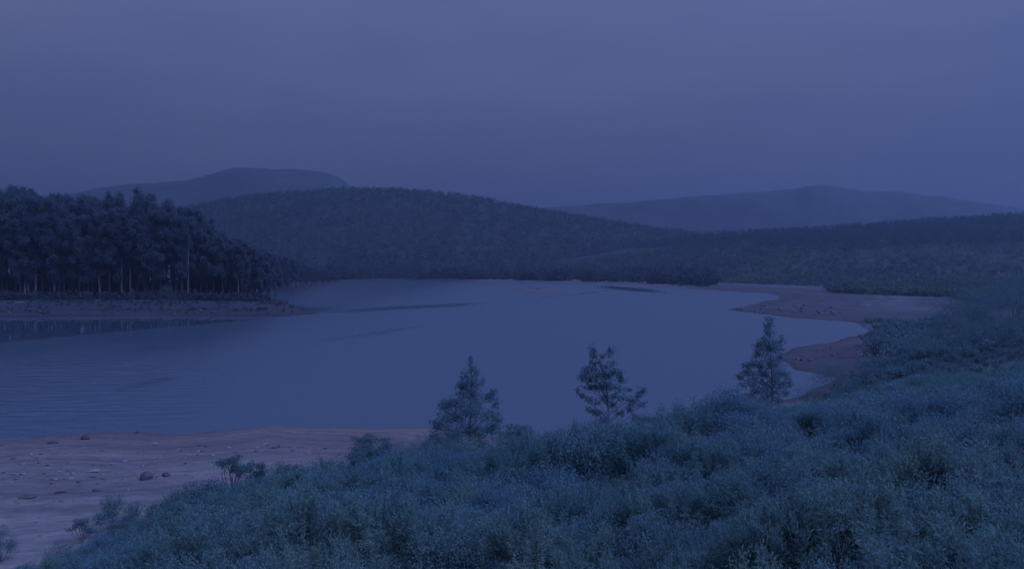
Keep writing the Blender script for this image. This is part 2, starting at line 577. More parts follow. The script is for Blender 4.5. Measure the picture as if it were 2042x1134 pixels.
def edge(p0, p1, soft):
    """1 on the far side of a line over the water"""
    p0, p1 = np.array(p0), np.array(p1)
    dv = (p1 - p0) / np.linalg.norm(p1 - p0)
    nrm = np.array([-dv[1], dv[0]])
    dt = N(nt, 'ShaderNodeVectorMath', operation='DOT_PRODUCT')
    dt.inputs[1].default_value = (nrm[0], nrm[1], 0)
    L.new(geo.outputs['Position'], dt.inputs[0])
    mr = N(nt, 'ShaderNodeMapRange')
    k = float(nrm @ p0)
    mr.inputs['From Min'].default_value = k
    mr.inputs['From Max'].default_value = k + soft
    wob = N(nt, 'ShaderNodeMath', operation='MULTIPLY_ADD')
    wob.inputs[1].default_value = 6.0
    L.new(lowf.outputs['Fac'], wob.inputs[0])
    L.new(dt.outputs['Value'], wob.inputs[2])
    sb = N(nt, 'ShaderNodeMath', operation='ADD')
    sb.inputs[1].default_value = -3.0
    L.new(wob.outputs[0], sb.inputs[0])
    L.new(sb.outputs[0], mr.inputs['Value'])
    return mr.outputs[0]


def mathn(op, a, c):
    n = N(nt, 'ShaderNodeMath', operation=op)
    for i, v in enumerate((a, c)):
        if isinstance(v, (int, float)):
            n.inputs[i].default_value = v
        else:
            L.new(v, n.inputs[i])
    return n.outputs[0]


def wp(px, py):
    return P(px, py)[:2]


calm = edge(wp(0, 684), wp(480, 640), 4.0)
sx = N(nt, 'ShaderNodeSeparateXYZ')
L.new(geo.outputs['Position'], sx.inputs[0])
lim = N(nt, 'ShaderNodeMapRange')
lim.inputs['From Min'].default_value = wp(640, 626)[0]
lim.inputs['From Max'].default_value = wp(560, 634)[0]
L.new(sx.outputs['X'], lim.inputs['Value'])
limy = N(nt, 'ShaderNodeMapRange')
limy.inputs['From Min'].default_value = wp(500, 610)[1]
limy.inputs['From Max'].default_value = wp(500, 616)[1]
L.new(sx.outputs['Y'], limy.inputs['Value'])
calm = mathn('MULTIPLY', mathn('MULTIPLY', calm, lim.outputs[0]), limy.outputs[0])
for (a, c, wd, soft, amp, k) in (((590, 626), (1010, 601), 26, 0.8, 14, 0.75), ((560, 694), (880, 643), 9, 0.9, 8, 0.45),
                                 ((215, 783), (365, 745), 5.0, 0.9, 3, 0.6), ((1190, 568), (1345, 587), 40, 0.7, 12, 0.8),
                                 ((980, 603), (1300, 572), 14, 0.9, 18, 0.35)):
    ln = mathn('MULTIPLY', lane(wp(*a), wp(*c), wd, soft, amp), k)
    calm = mathn('MAXIMUM', calm, ln)
lee = N(nt, 'ShaderNodeMapRange')
lee.inputs['From Min'].default_value = -20.0
lee.inputs['From Max'].default_value = -62.0
lee.inputs['To Min'].default_value = 0.32
lee.inputs['To Max'].default_value = 0.18
L.new(sx.outputs['X'], lee.inputs['Value'])
rgh = N(nt, 'ShaderNodeMapRange')
L.new(lee.outputs[0], rgh.inputs['To Min'])
rgh.inputs['To Max'].default_value = 0.02
L.new(calm, rgh.inputs['Value'])
L.new(rgh.outputs[0], b.inputs['Roughness'])
# ripples
rp_map = N(nt, 'ShaderNodeMapping')
rp_map.inputs['Rotation'].default_value = (0, 0, math.radians(-18))
rp_map.inputs['Scale'].default_value = (0.16, 0.75, 1)
L.new(geo.outputs['Position'], rp_map.inputs[0])
rip = N(nt, 'ShaderNodeTexNoise', Scale=1.0, Detail=4.0, Roughness=0.55, Distortion=0.4)
L.new(rp_map.outputs[0], rip.inputs['Vector'])
rmask = N(nt, 'ShaderNodeMapRange')
rmask.inputs['From Min'].default_value = wp(560, 760)[0]
rmask.inputs['From Max'].default_value = wp(150, 840)[0]
rmask.inputs['To Min'].default_value = 0.10
rmask.inputs['To Max'].default_value = 1.0
L.new(sx.outputs['X'], rmask.inputs['Value'])
pat = N(nt, 'ShaderNodeMapRange')
pat.inputs['From Min'].default_value = 0.42
pat.inputs['From Max'].default_value = 0.60
L.new(lowf.outputs['Fac'], pat.inputs['Value'])
ymask = N(nt, 'ShaderNodeMapRange')
ymask.inputs['From Min'].default_value = 190.0
ymask.inputs['From Max'].default_value = 90.0
L.new(sx.outputs['Y'], ymask.inputs['Value'])
bs = mathn('MULTIPLY', mathn('MULTIPLY', rmask.outputs[0], ymask.outputs[0]), mathn('ADD', mathn('MULTIPLY', pat.outputs[0], 0.8), 0.2))
bs = mathn('MULTIPLY', bs, mathn('SUBTRACT', 1.0, calm))
bp = N(nt, 'ShaderNodeBump', Distance=0.5)
L.new(mathn('MULTIPLY', bs, 0.9), bp.inputs['Strength'])
L.new(rip.outputs['Fac'], bp.inputs['Height'])
L.new(bp.outputs[0], b.inputs['Normal'])
me = mesh_np('lake_water', [(-900, 30, 0), (900, 30, 0), (900, 1500, 0), (-900, 1500, 0)], [(0, 1, 2, 3)])
tag(link('lake_water', me, wm), kind='structure')


# ------------------------------------------------------------------ hills
def hill(name, sky, fronts, depth_ridge, depth_back, z_front, mat, ncol=220, nrow=70, rough=0.02, tree=0.0, seed=0, power=1.0):
    """a real ridge: its crest runs at depth_ridge, its flank comes down towards the lake and away behind"""
    sky = sorted(sky)
    pxs = np.linspace(sky[0][0], sky[-1][0], ncol)
    ys = np.interp(pxs, [a for a, _ in sky], [c for _, c in sky])
    depth_front = np.interp(pxs, [a for a, _ in fronts], [c for _, c in fronts])
    V = []
    for j in range(nrow):
        t = j / (nrow - 1)
        if t < 0.72:
            q = t / 0.72
            dep = depth_front + (depth_ridge - depth_front) * q
            hf = q ** power
            hf = hf * 0.35 + 0.65 * (hf * hf * (3 - 2 * hf)) ** 0.85
        else:
            q = (t - 0.72) / 0.28
            dep = np.full_like(pxs, depth_ridge + (depth_back - depth_ridge) * q)
            hf = 1 - q * q * 0.8
        zr = CAM_Z + (530 - ys) / F * depth_ridge - tree
        x = (pxs - W0 / 2) / F * (dep * 0.75 + depth_ridge * 0.25)
        z = z_front + (zr - z_front) * hf
        z = z + (zr - z_front) * rough * fbm(x / depth_ridge * 30, dep / depth_ridge * 30, seed, 5) * (0.25 + 0.75 * math.sin(math.pi * min(1, hf * 0.9)))
        V.append(np.stack([x, dep, z], 1))
    V = np.concatenate(V)
    idx = np.arange(ncol * nrow).reshape(nrow, ncol)
    fc = np.stack([idx[:-1, :-1].ravel(), idx[:-1, 1:].ravel(), idx[1:, 1:].ravel(), idx[1:, :-1].ravel()], 1)
    o = tag(link(name, mesh_np(name, V, fc, smooth=True), mat), kind='structure')
    return o, V.reshape(nrow, ncol, 3)


def hill_mat(name, c1, c2, scale):
    m, nt, b = new_mat(name)
    L = nt.links
    g = N(nt, 'ShaderNodeNewGeometry')
    nz = N(nt, 'ShaderNodeTexNoise', Scale=scale, Detail=9.0, Roughness=0.65)
    L.new(g.outputs['Position'], nz.inputs['Vector'])
    rp = N(nt, 'ShaderNodeValToRGB')
    rp.color_ramp.elements[0].position, rp.color_ramp.elements[0].color = 0.35, (*c1, 1)
    rp.color_ramp.elements[1].position, rp.color_ramp.elements[1].color = 0.68, (*c2, 1)
    L.new(nz.outputs['Fac'], rp.inputs[0])
    L.new(rp.outputs[0], b.inputs['Base Color'])
    return m


M['hill'] = hill_mat('hill_cover', (0.006, 0.010, 0.011), (0.012, 0.017, 0.016), 0.012)  # base colour darkened to hold the shade of the forest floor
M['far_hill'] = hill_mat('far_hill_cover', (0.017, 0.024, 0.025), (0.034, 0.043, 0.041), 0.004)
M['slope'] = hill_mat('slope_cover', (0.009, 0.015, 0.015), (0.020, 0.027, 0.022), 0.03)  # darkened likewise, shade under the plants put into the ground colour
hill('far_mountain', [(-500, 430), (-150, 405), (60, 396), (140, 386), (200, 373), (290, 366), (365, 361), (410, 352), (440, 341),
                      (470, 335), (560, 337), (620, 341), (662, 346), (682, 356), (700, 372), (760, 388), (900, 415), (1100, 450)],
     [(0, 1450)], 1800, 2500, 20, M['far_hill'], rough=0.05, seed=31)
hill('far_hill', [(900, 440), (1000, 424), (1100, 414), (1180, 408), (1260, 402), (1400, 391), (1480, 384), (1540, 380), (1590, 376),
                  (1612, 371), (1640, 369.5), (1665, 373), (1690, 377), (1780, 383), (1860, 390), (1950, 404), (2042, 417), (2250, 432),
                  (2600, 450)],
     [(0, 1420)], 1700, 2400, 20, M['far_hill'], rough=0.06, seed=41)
o_mid, V_mid = hill('wooded_hill', [(-700, 560), (-300, 520), (0, 470), (200, 440), (300, 424), (370, 412), (450, 396), (560, 383), (640, 377), (700, 374.5),
                             (770, 375), (830, 378), (940, 391), (1060, 413), (1170, 432), (1240, 443), (1300, 453), (1410, 466),
                             (1560, 486), (1750, 510), (2000, 530)],
                    [(0, 860)], 1350, 2000, 1.0, M['hill'], rough=0.05, tree=3.5, seed=51, power=1.1)
o_right, V_right = hill('pine_ridge', [(880, 545), (980, 528), (1130, 505), (1230, 487), (1330, 475), (1410, 466), (1520, 458), (1640, 453),
                                     (1745, 445), (1850, 437), (1950, 432), (2042, 427), (2200, 420), (2600, 405)],
                        [(880, 900), (1100, 880), (1250, 800), (1400, 640), (1500, 560), (1650, 490), (2100, 430)], 980, 1500, 1.2, M['slope'], rough=0.05, tree=7, seed=61, power=1.0)

# ------------------------------------------------------------------ foliage builders
def rand_dirs(n, up=0.0):
    v = R.normal(size=(n, 3))
    v[:, 2] += up
    return v / (np.linalg.norm(v, axis=1, keepdims=True) + 1e-9)


def leaf_tris(c, dirs, ln, wd, tri=False):
    """one narrow triangle-pair leaf (a kite) per centre, along dirs"""
    n = len(c)
    side = np.cross(dirs, rand_dirs(n))
    side /= (np.linalg.norm(side, axis=1, keepdims=True) + 1e-9)
    ln = np.broadcast_to(np.asarray(ln, float), (n,))[:, None]
    wd = np.broadcast_to(np.asarray(wd, float), (n,))[:, None]
    mid = c + dirs * ln * 0.45
    if tri:
        v = np.stack([c + side * wd * 0.6, c - side * wd * 0.6, c + dirs * ln], 1)
        return v.reshape(-1, 3), np.arange(n * 3).reshape(n, 3)
    v = np.stack([c, mid + side * wd * 0.5, c + dirs * ln, mid - side * wd * 0.5], 1)
    return v.reshape(-1, 3), np.arange(n * 4).reshape(n, 4)


def tubes(paths, sides=4):
    """paths: list of (points (k,3), radii (k)) -> verts, quads"""
    V, Fq, off = [], [], 0
    for pts, rr in paths:
        pts = np.asarray(pts, float)
        k = len(pts)
        tan = np.gradient(pts, axis=0)
        tan /= (np.linalg.norm(tan, axis=1, keepdims=True) + 1e-9)
        ref = np.where(np.abs(tan[:, 2:3]) > 0.9, np.array([[1.0, 0, 0]]), np.array([[0, 0, 1.0]]))
        u = np.cross(tan, ref)
        u /= (np.linalg.norm(u, axis=1, keepdims=True) + 1e-9)
        w = np.cross(tan, u)
        th = np.arange(sides) * 2 * math.pi / sides
        ring = pts[:, None, :] + (u[:, None, :] * np.cos(th)[None, :, None] + w[:, None, :] * np.sin(th)[None, :, None]) * np.asarray(rr)[:, None, None]
        V.append(ring.reshape(-1, 3))
        i = np.arange(k * sides).reshape(k, sides) + off
        Fq.append(np.stack([i[:-1], np.roll(i, -1, 1)[:-1], np.roll(i, -1, 1)[1:], i[1:]], -1).reshape(-1, 4))
        off += k * sides
    return np.concatenate(V), np.concatenate(Fq)


def bend(p0, p1, k, amp, sag=0.0):
    t = np.linspace(0, 1, k)[:, None]
    p = np.asarray(p0) * (1 - t) + np.asarray(p1) * t
    o = R.normal(size=(1, 3)) * amp
    p = p + np.sin(t * math.pi) * o
    p[:, 2] -= sag * np.sin(t[:, 0] * math.pi)
    return p


def shrub(kind, h, w, n_leaf):
    """returns (stem verts, stem quads), (leaf verts, leaf quads, tint)"""
    paths, C, Dr, T, Ls, Ws = [], [], [], [], [], []
    if kind == 'broom':                       # many upright whippy stems set with fine leaves
        ns = 46
        for i in range(ns):
            a = R.uniform(0, 2 * math.pi)
            sp = R.uniform(0, 1) ** 0.6
            base = np.array([math.cos(a), math.sin(a), 0]) * 0.12 * w * sp
            tip = np.array([math.cos(a) * sp * w * 0.55, math.sin(a) * sp * w * 0.55, h * R.uniform(0.62, 1.05) * (1 - 0.28 * sp)])
            p = bend(base, tip, 5, 0.05 * h)
            paths.append((p, np.linspace(0.011, 0.003, 5)))
            k = n_leaf // ns
            t = R.uniform(0.16, 1.0, k) ** 0.75
            q = np.stack([np.interp(t, np.linspace(0, 1, 5), p[:, j]) for j in range(3)], 1)
            q += R.normal(size=q.shape) * 0.035
            d = (tip - base) / np.linalg.norm(tip - base) * 0.85 + rand_dirs(k) * 1.0
            C.append(q)
            Dr.append(d)
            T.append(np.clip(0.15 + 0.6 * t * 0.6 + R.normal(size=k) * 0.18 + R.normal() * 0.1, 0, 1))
            Ls.append(R.uniform(0.04, 0.095, k))
            Ws.append(R.uniform(0.009, 0.017, k))
    else:                                     # rounded bush: leaf clumps on short branches
        nc = 26 if kind != 'pale' else 20
        for i in range(nc):
            d = rand_dirs(1, 0.6)[0]
            d[2] = abs(d[2])
            rr = R.uniform(0.5, 1.0) ** 0.5
            c = np.array([d[0] * w * 0.5 * rr, d[1] * w * 0.5 * rr, h * (0.16 + 0.74 * d[2] * rr) + R.normal() * 0.05 * h])
            p = bend(np.array([R.normal() * 0.04, R.normal() * 0.04, 0]), c, 4, 0.05 * h)
            paths.append((p, np.linspace(0.013, 0.004, 4)))
            k = n_leaf // nc
            cr_ = 0.15 * (h + w) * R.uniform(0.6, 1.1)
            q = c + rand_dirs(k) * (R.uniform(0, 1, (k, 1)) ** 0.45) * cr_ * np.array([1, 1, 0.85])
            C.append(q)
            Dr.append(rand_dirs(k, 0.5) + d * 0.6)
            base_t = R.uniform(0.1, 0.7)
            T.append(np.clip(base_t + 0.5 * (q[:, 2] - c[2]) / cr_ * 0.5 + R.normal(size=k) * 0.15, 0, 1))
            if kind == 'pale':
                Ls.append(R.uniform(0.03, 0.07, k))
                Ws.append(R.uniform(0.012, 0.024, k))
            else:
                Ls.append(R.uniform(0.028, 0.060, k))
                Ws.append(R.uniform(0.014, 0.026, k))
    C, Dr = np.concatenate(C), np.concatenate(Dr)
    Dr /= np.linalg.norm(Dr, axis=1, keepdims=True)
    lv, lf = leaf_tris(C, Dr, np.concatenate(Ls), np.concatenate(Ws))
    lv[:, 2] = np.maximum(lv[:, 2], -0.05)
    return tubes(paths, 3), (lv, lf, np.concatenate(T))


def two_part(name, stem, leaf, stem_mat, leaf_mat_, stem_name='stem', leaf_name='foliage'):
    sm_ = mesh_np(name + '_' + stem_name, stem[0], stem[1])
    sm_.materials.append(stem_mat)
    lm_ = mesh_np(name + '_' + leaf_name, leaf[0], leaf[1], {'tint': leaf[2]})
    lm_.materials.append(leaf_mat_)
    return [(stem_name, sm_), (leaf_name, lm_)]


def place(name, parts, loc, rz, sc, label, cat, group=None):
    e_ = link(name, None)
    e_.empty_display_size = 0.2
    e_.location = loc
    e_.rotation_euler = (0, 0, rz)
    e_.scale = sc if not np.isscalar(sc) else (sc, sc, sc)
    for nm, data in parts:
        c_ = link(nm, data, None, e_)
        if nm == 'flower_heads':
            c_['kind'] = 'stuff'
    return tag(e_, label, cat, group)


# ------------------------------------------------------------------ left wood: tall gum trees
def gum(h, crown_from, seed, lean=0.02, dens=1.0, slim=1.0):
    global R
    R = np.random.default_rng(seed)
    top = np.array([R.normal() * lean * h, R.normal() * lean * h, h * 0.93])
    tr = bend((0, 0, -0.8), top, 9, 0.014 * h)
    rad_ = np.linspace(0.011 * h + 0.06, 0.04, 9)
    paths = [(tr, rad_)]
    C, Dr, T = [], [], []
    nb = int(15 * dens)
    for i in range(nb):
        t = crown_from + (1 - crown_from) * ((i + R.uniform(0, 1)) / nb)
        p0 = np.array([np.interp(t, np.linspace(0, 1, 9), tr[:, j]) for j in range(3)])
        q = (t - crown_from) / (1 - crown_from)
        reach = h * 0.125 * slim * (0.35 + 1.0 * math.sin(math.pi * min(1, 0.22 + q * 0.78))) * R.uniform(0.6, 1.2)
        a = R.uniform(0, 2 * math.pi)
        p1 = p0 + np.array([math.cos(a) * reach, math.sin(a) * reach, h * R.uniform(0.05, 0.14)])
        p1[2] = min(p1[2], h * 0.985)
        paths.append((bend(p0, p1, 4, 0.01 * h, 0.006 * h), np.linspace(0.10, 0.03, 4)))
        for m_ in range(3):
            c = p1 + R.normal(size=3) * h * np.array([0.020, 0.020, 0.034])
            k = int(190 * dens)
            rr = h * R.uniform(0.026, 0.052)
            qv = c + rand_dirs(k) * (R.uniform(0, 1, (k, 1)) ** 0.5) * rr * np.array([0.95, 0.95, 1.35])
            C.append(qv)
            Dr.append(rand_dirs(k, -0.5))
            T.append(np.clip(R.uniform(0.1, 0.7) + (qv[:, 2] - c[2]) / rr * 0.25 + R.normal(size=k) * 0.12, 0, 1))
    C, Dr = np.concatenate(C), np.concatenate(Dr)
    n = len(C)
    lv, lf = leaf_tris(C, Dr, R.uniform(0.28, 0.60, n), R.uniform(0.13, 0.26, n))
    return tubes(paths, 6), (lv, lf, np.concatenate(T))


gum_var = {}
for k in range(5):
    st, lf_ = gum(30, 0.46 + 0.06 * (k % 3), 100 + k, 0.02, 1.0, 0.72)
    gum_var['tall', k] = (st, lf_)
for k in range(4):
    st, lf_ = gum(20, 0.24 + 0.08 * (k % 2), 200 + k, 0.03, 1.25, 0.95)
    gum_var['full', k] = (st, lf_)
R = np.random.default_rng(21)
gum_parts = {}
for key, (st, lf_) in gum_var.items():
    for bark in ('pale_bark', 'dull_bark'):
        gum_parts[key, bark] = two_part('gum_%s_%d_%s' % (key[0], key[1], bark), st, lf_, M[bark], M['gum_leaf'], 'trunk', 'crown')

TOPS = [(-400, 380), (-100, 386), (0, 389), (25, 386), (45, 379), (65, 390), (82, 393), (100, 392), (115, 389), (130, 396), (150, 395),
        (175, 396), (200, 402), (215, 402), (228, 392), (240, 404), (252, 424), (264, 420), (278, 396), (290, 391), (303, 398), (310, 424),
        (328, 410), (342, 414), (356, 428), (368, 424), (385, 423), (402, 434), (412, 460), (440, 466), (465, 474), (500, 490), (540, 505), (580, 517),
        (620, 532), (660, 541), (720, 548), (800, 552)]


WOOD_PX = [-400, 0, 350, 480, 530, 560, 600, 640, 700, 800]
WOOD_DEPTH = [322, 318, 316, 318, 332, 440, 520, 640, 800, 860]


def shore_depth(px):
    """distance of the wood's front edge at a picture column"""
    return float(np.interp(px, WOOD_PX, WOOD_DEPTH))


PALE = [(48, 'slim gum tree with pale trunk near the left edge of the wood'),
        (56, 'second slim pale-trunked gum tree near the left edge of the wood'),
        (70, 'gum tree with faint straight trunk, third from the left edge'),
        (108, 'gum tree with lone faint trunk in the left part of the wood'),
        (199, 'short leaning pale-trunked gum tree at the front of the wood'),
        (242, 'tallest pale trunk at the front of the wood, reaching the canopy'),
        (260, 'thin pale-trunked gum tree between the two brightest trunks of the wood'),
        (293, 'bright straight pale-trunked gum tree under the tallest crown of the wood'),
        (352, 'pale gum tree leaning left, in the V of trunks beside a round bush'),
        (360, 'pale gum tree leaning right, in the V of trunks beside a round bush'),
        (374, 'slim pale gum tree just right of the V of trunks'),
        (476, 'slim faint-trunked gum tree in the low right part of the wood')]
rng = random.Random(5)


def put_gum(px, dep, ytop, kind, bark, label, group, rz=None, tilt=0.0):
    x = (px - W0 / 2) / F * dep
    zg = ground_z(x, dep)
    h = CAM_Z + (530 - ytop) / F * dep - zg
    h = max(h, 4.0)
    base_h = 30 if kind == 'tall' else 20
    k = rng.randrange(5 if kind == 'tall' else 4)
    s = h / base_h
    sw = s if kind == 'tall' else max(s, 0.45) * 1.0
    o = place('gum_tree', gum_parts[(kind, k), bark], (x, dep, zg), rng.uniform(0, 6.28) if rz is None else rz, (sw * rng.uniform(0.9, 1.12), sw * rng.uniform(0.9, 1.12), s), label, 'tree', group)
    o.rotation_euler[1] = tilt
    return o


for px, lab in PALE:
    yt = np.interp(px, [a for a, _ in TOPS], [c for _, c in TOPS])
    tl = {352: -0.05, 360: 0.05, 199: -0.06}.get(px, 0.0)
    put_gum(px, shore_depth(px) + rng.uniform(1, 3), yt + (14 if px != 293 else 2) + (40 if px == 199 else 0), 'tall' if px < 470 else 'full', 'pale_bark', lab, 'pale-trunked gum trees at the front of the wood', 0.0, tl)
EMERG = [(45, 'gum tree with flat airy crown topping the left of the wood'), (228, 'gum tree with rounded crown rising right of the wood\'s middle'),
         (290, 'tallest gum tree with dense round crown against the far mountain'), (330, 'gum tree with rounded crown just right of the tallest one'),
         (388, 'gum tree with broad crown at the right shoulder of the wood')]
for px, lab in EMERG:
    yt = np.interp(px, [a for a, _ in TOPS], [c for _, c in TOPS])
    put_gum(px, shore_depth(px) + 12, yt - 3, 'tall', 'dull_bark', lab, 'gum trees standing above the wood')
GUM_LABELS = [(20, 'dark gum tree at the left picture edge'), (85, 'dark gum tree among the slim pale trunks at left'),
              (150, 'dark gum tree just right of the slim pale trunks at left'), (225, 'dark gum tree by the short leaning pale trunk'),
              (275, 'dark gum tree by the tallest pale trunk'), (318, 'dark gum tree by the bright straight pale trunk'),
              (365, 'dark gum tree by the V of trunks'), (410, 'dark gum tree at the right shoulder of the high wood'),
              (460, 'lower gum tree at the top of the wood\'s falling right end'), (510, 'lower gum tree halfway down the wood\'s falling right end'),
              (555, 'low gum tree near the point'), (620, 'small far gum tree by the narrow inlet'), (900, 'small far gum tree along the receding left shore')]
for row in range(4):
    px = -170.0 + row * 4
    while px < 700:
        far = px > 550
        dep = shore_depth(px) + (3 + row * 9 + rng.uniform(-3, 3)) * (1.6 if far else 1.0)
        yt = float(np.interp(px, [a for a, _ in TOPS], [c for _, c in TOPS]))
        drop = [rng.uniform(12, 60), rng.uniform(4, 34), rng.uniform(0, 14), rng.uniform(-2, 10)][row]
        if far:
            drop *= 0.3
        if px > 410:
            drop *= 0.5
        kind = 'tall' if (px < 415 and row > 0 and rng.random() < 0.75) else 'full'
        lab = [l for a, l in GUM_LABELS if px < a][0] + [', front row', ', second row', ', third row', ', back row'][row]
        if px > -60:
            put_gum(px + rng.uniform(-4, 4), dep, yt + drop, kind, 'dull_bark', lab, lab)
        elif row in (0, 2):
            put_gum(px, dep, yt + drop, kind, 'dull_bark', lab, lab)
        px += rng.uniform(11, 17) if not far else rng.uniform(9, 15)


# ------------------------------------------------------------------ far woods as masses
def mass(name, centers, sizes, mat, label, cat, n_leaf=16, conic=False, leaf=0.42):
    C, Dr, T, Ls = [], [], [], []
    for c, s in zip(centers, sizes):
        k = n_leaf
        if conic:
            t = R.uniform(0, 1, k)
            rr = 0.26 * s * (1 - t)
            a = R.uniform(0, 2 * math.pi, k)
            q = c + np.stack([np.cos(a) * rr, np.sin(a) * rr, t * s], 1)
            d = np.stack([np.cos(a), np.sin(a), np.full(k, 0.6)], 1)
            T.append(np.clip(0.2 + 0.5 * t + R.normal(size=k) * 0.15, 0, 1))
            Ls.append(R.uniform(0.16, 0.30, k) * s)
        else:
            u = rand_dirs(k)
            q = c + u * np.array([0.5, 0.5, 0.5]) * s * (R.uniform(0, 1, (k, 1)) ** 0.4) + np.array([0, 0, 0.45 * s])
            d = rand_dirs(k, 0.3) + u * 0.6
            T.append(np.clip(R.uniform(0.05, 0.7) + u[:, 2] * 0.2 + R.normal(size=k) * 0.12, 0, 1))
            Ls.append(R.uniform(0.7, 1.2, k) * leaf * s)
        C.append(q)
        Dr.append(d / np.linalg.norm(d, axis=1, keepdims=True))
    C, Dr, T, Ls = np.concatenate(C), np.concatenate(Dr), np.concatenate(T), np.concatenate(Ls)
    lv, lf = leaf_tris(C, Dr, Ls, Ls * (0.34 if conic else 0.75), True)
    return tag(link(name, mesh_np(name, lv, lf, {'tint': T}), mat), label, cat, kind='stuff')


def sample_surf(V, n, jlo, jhi, dens=None):
    nr_, nc_, _ = V.shape
    j = R.uniform(jlo, jhi, n) * (nr_ - 2)
    i = R.uniform(0, nc_ - 2, n)
    j0, i0 = j.astype(int), i.astype(int)
    fj, fi = (j - j0)[:, None], (i - i0)[:, None]
    return (V[j0, i0] * (1 - fi) + V[j0, i0 + 1] * fi) * (1 - fj) + (V[j0 + 1, i0] * (1 - fi) + V[j0 + 1, i0 + 1] * fi) * fj


R = np.random.default_rng(31)
c = sample_surf(V_mid, 26000, 0.0, 0.75)
px_ = c[:, 0] / c[:, 1] * F + W0 / 2
c = c[(px_ > 250) & (px_ < 1750)]
mass('hill_woodland', c, R.uniform(2.6, 6.5, len(c)), M['wood_leaf'], 'dark woodland covering the long rounded hill', 'woodland', 9)
c = sample_surf(V_right, 9000, 0.30, 0.76)
px_ = c[:, 0] / c[:, 1] * F + W0 / 2
fr = fbm(c[:, 0] / 60, c[:, 1] / 60, 77, 3)
kp = (px_ > 900) & (px_ < 2250) & (R.uniform(0, 1, len(c)) < sstep(0.50, 0.80, (c[:, 1] - np.interp(px_, [880, 1250, 1650, 2100], [840, 740, 470, 430])) / 400 + 0.10 * fr))
cp = c[kp]
mass('pine_wood', cp, R.uniform(5.5, 9.5, len(cp)), M['pine_leaf'], 'dark pine plantation along the low right ridge', 'woodland', 26, True)
c = sample_surf(V_right, 9000, 0.0, 0.55)
px_ = c[:, 0] / c[:, 1] * F + W0 / 2
c = c[(px_ > 880) & (px_ < 2250)]
mass('slope_scrub', c, R.uniform(1.6, 4.0, len(c)), M['slope_leaf'], 'mottled scrub on the slope behind the right shore', 'scrub', 16)
# flat land between the right shore and the ridge, and the strip of trees behind the far shore
xx, yy = R.uniform(20, 420, 16000), R.uniform(255, 520, 16000)
z, d, s = height(xx, yy)
px_ = xx / yy * F + W0 / 2
py_ = 530 + (CAM_Z - z) / yy * F
lowline = np.interp(px_, [1100, 1380, 1640, 1660, 1760, 1900, 1960, 2100], [560, 561, 569, 584, 588, 593, 612, 640])
ok = (d > 3) & (py_ < lowline) & (px_ < 2200) & (px_ > 1050)
c = np.stack([xx, yy, z], 1)[ok]
mass('shore_scrub', c, R.uniform(1.6, 3.6, len(c)), M['slope_leaf'], 'low mottled scrub on the flat behind the sandy right shore', 'scrub', 22)
xx, yy = R.uniform(-420, 330, 6000), R.uniform(560, 1050, 6000)
z, d, s = height(xx, yy)
px_ = xx / yy * F + W0 / 2
ok = (d > 12) & (px_ > 560) & (px_ < 1420) & (yy > np.interp(px_, [560, 760, 1000, 1400], [640, 850, 820, 560]))
c = np.stack([xx, yy, z], 1)[ok]
mass('far_shore_trees', c, R.uniform(4, 11, len(c)), M['wood_leaf'], 'dark low trees lining the far shore', 'woodland', 26)
# undergrowth on the left bank
xx, yy = R.uniform(-260, -20, 9000), R.uniform(225, 460, 9000)
z, d, s = height(xx, yy)
px_ = xx / yy * F + W0 / 2
ok = (d > 6) & (px_ > -150) & (px_ < 640) & (yy > np.interp(px_, WOOD_PX, WOOD_DEPTH) - 16) & (yy < np.interp(px_, WOOD_PX, WOOD_DEPTH) + 30)
c = np.stack([xx, yy, z], 1)[ok]
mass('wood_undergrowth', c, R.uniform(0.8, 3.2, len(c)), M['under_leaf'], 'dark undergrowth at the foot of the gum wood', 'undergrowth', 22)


xx, yy = R.uniform(-230, -20, 9000), R.uniform(215, 420, 9000)
z, d, s = height(xx, yy)
px_ = xx / yy * F + W0 / 2
ok = (d > 3.0) & (yy < np.interp(px_, WOOD_PX, WOOD_DEPTH) - 8) & (px_ > -150) & (px_ < 640) & (R.uniform(0, 1, 9000) < 0.35 + 0.7 * fbm(xx / 9, yy / 9, 88, 3))
c = np.stack([xx, yy, z], 1)[ok]
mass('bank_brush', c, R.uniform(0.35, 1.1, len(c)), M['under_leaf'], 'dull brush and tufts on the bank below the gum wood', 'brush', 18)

xx, yy = R.uniform(-260, -20, 9000), R.uniform(280, 700, 9000)
z, d, s = height(xx, yy)
px_ = xx / yy * F + W0 / 2
sd_ = np.interp(px_, WOOD_PX, WOOD_DEPTH)
ok = (d > 10) & (px_ > -150) & (px_ < 640) & (yy > sd_ + 24) & (yy < sd_ + 48)
c = np.stack([xx, yy, z], 1)[ok]
mass('wood_understorey', c, R.uniform(4, 9, len(c)), M['gum_leaf'], 'dark understorey filling the inside of the gum wood', 'undergrowth', 60, leaf=0.22)

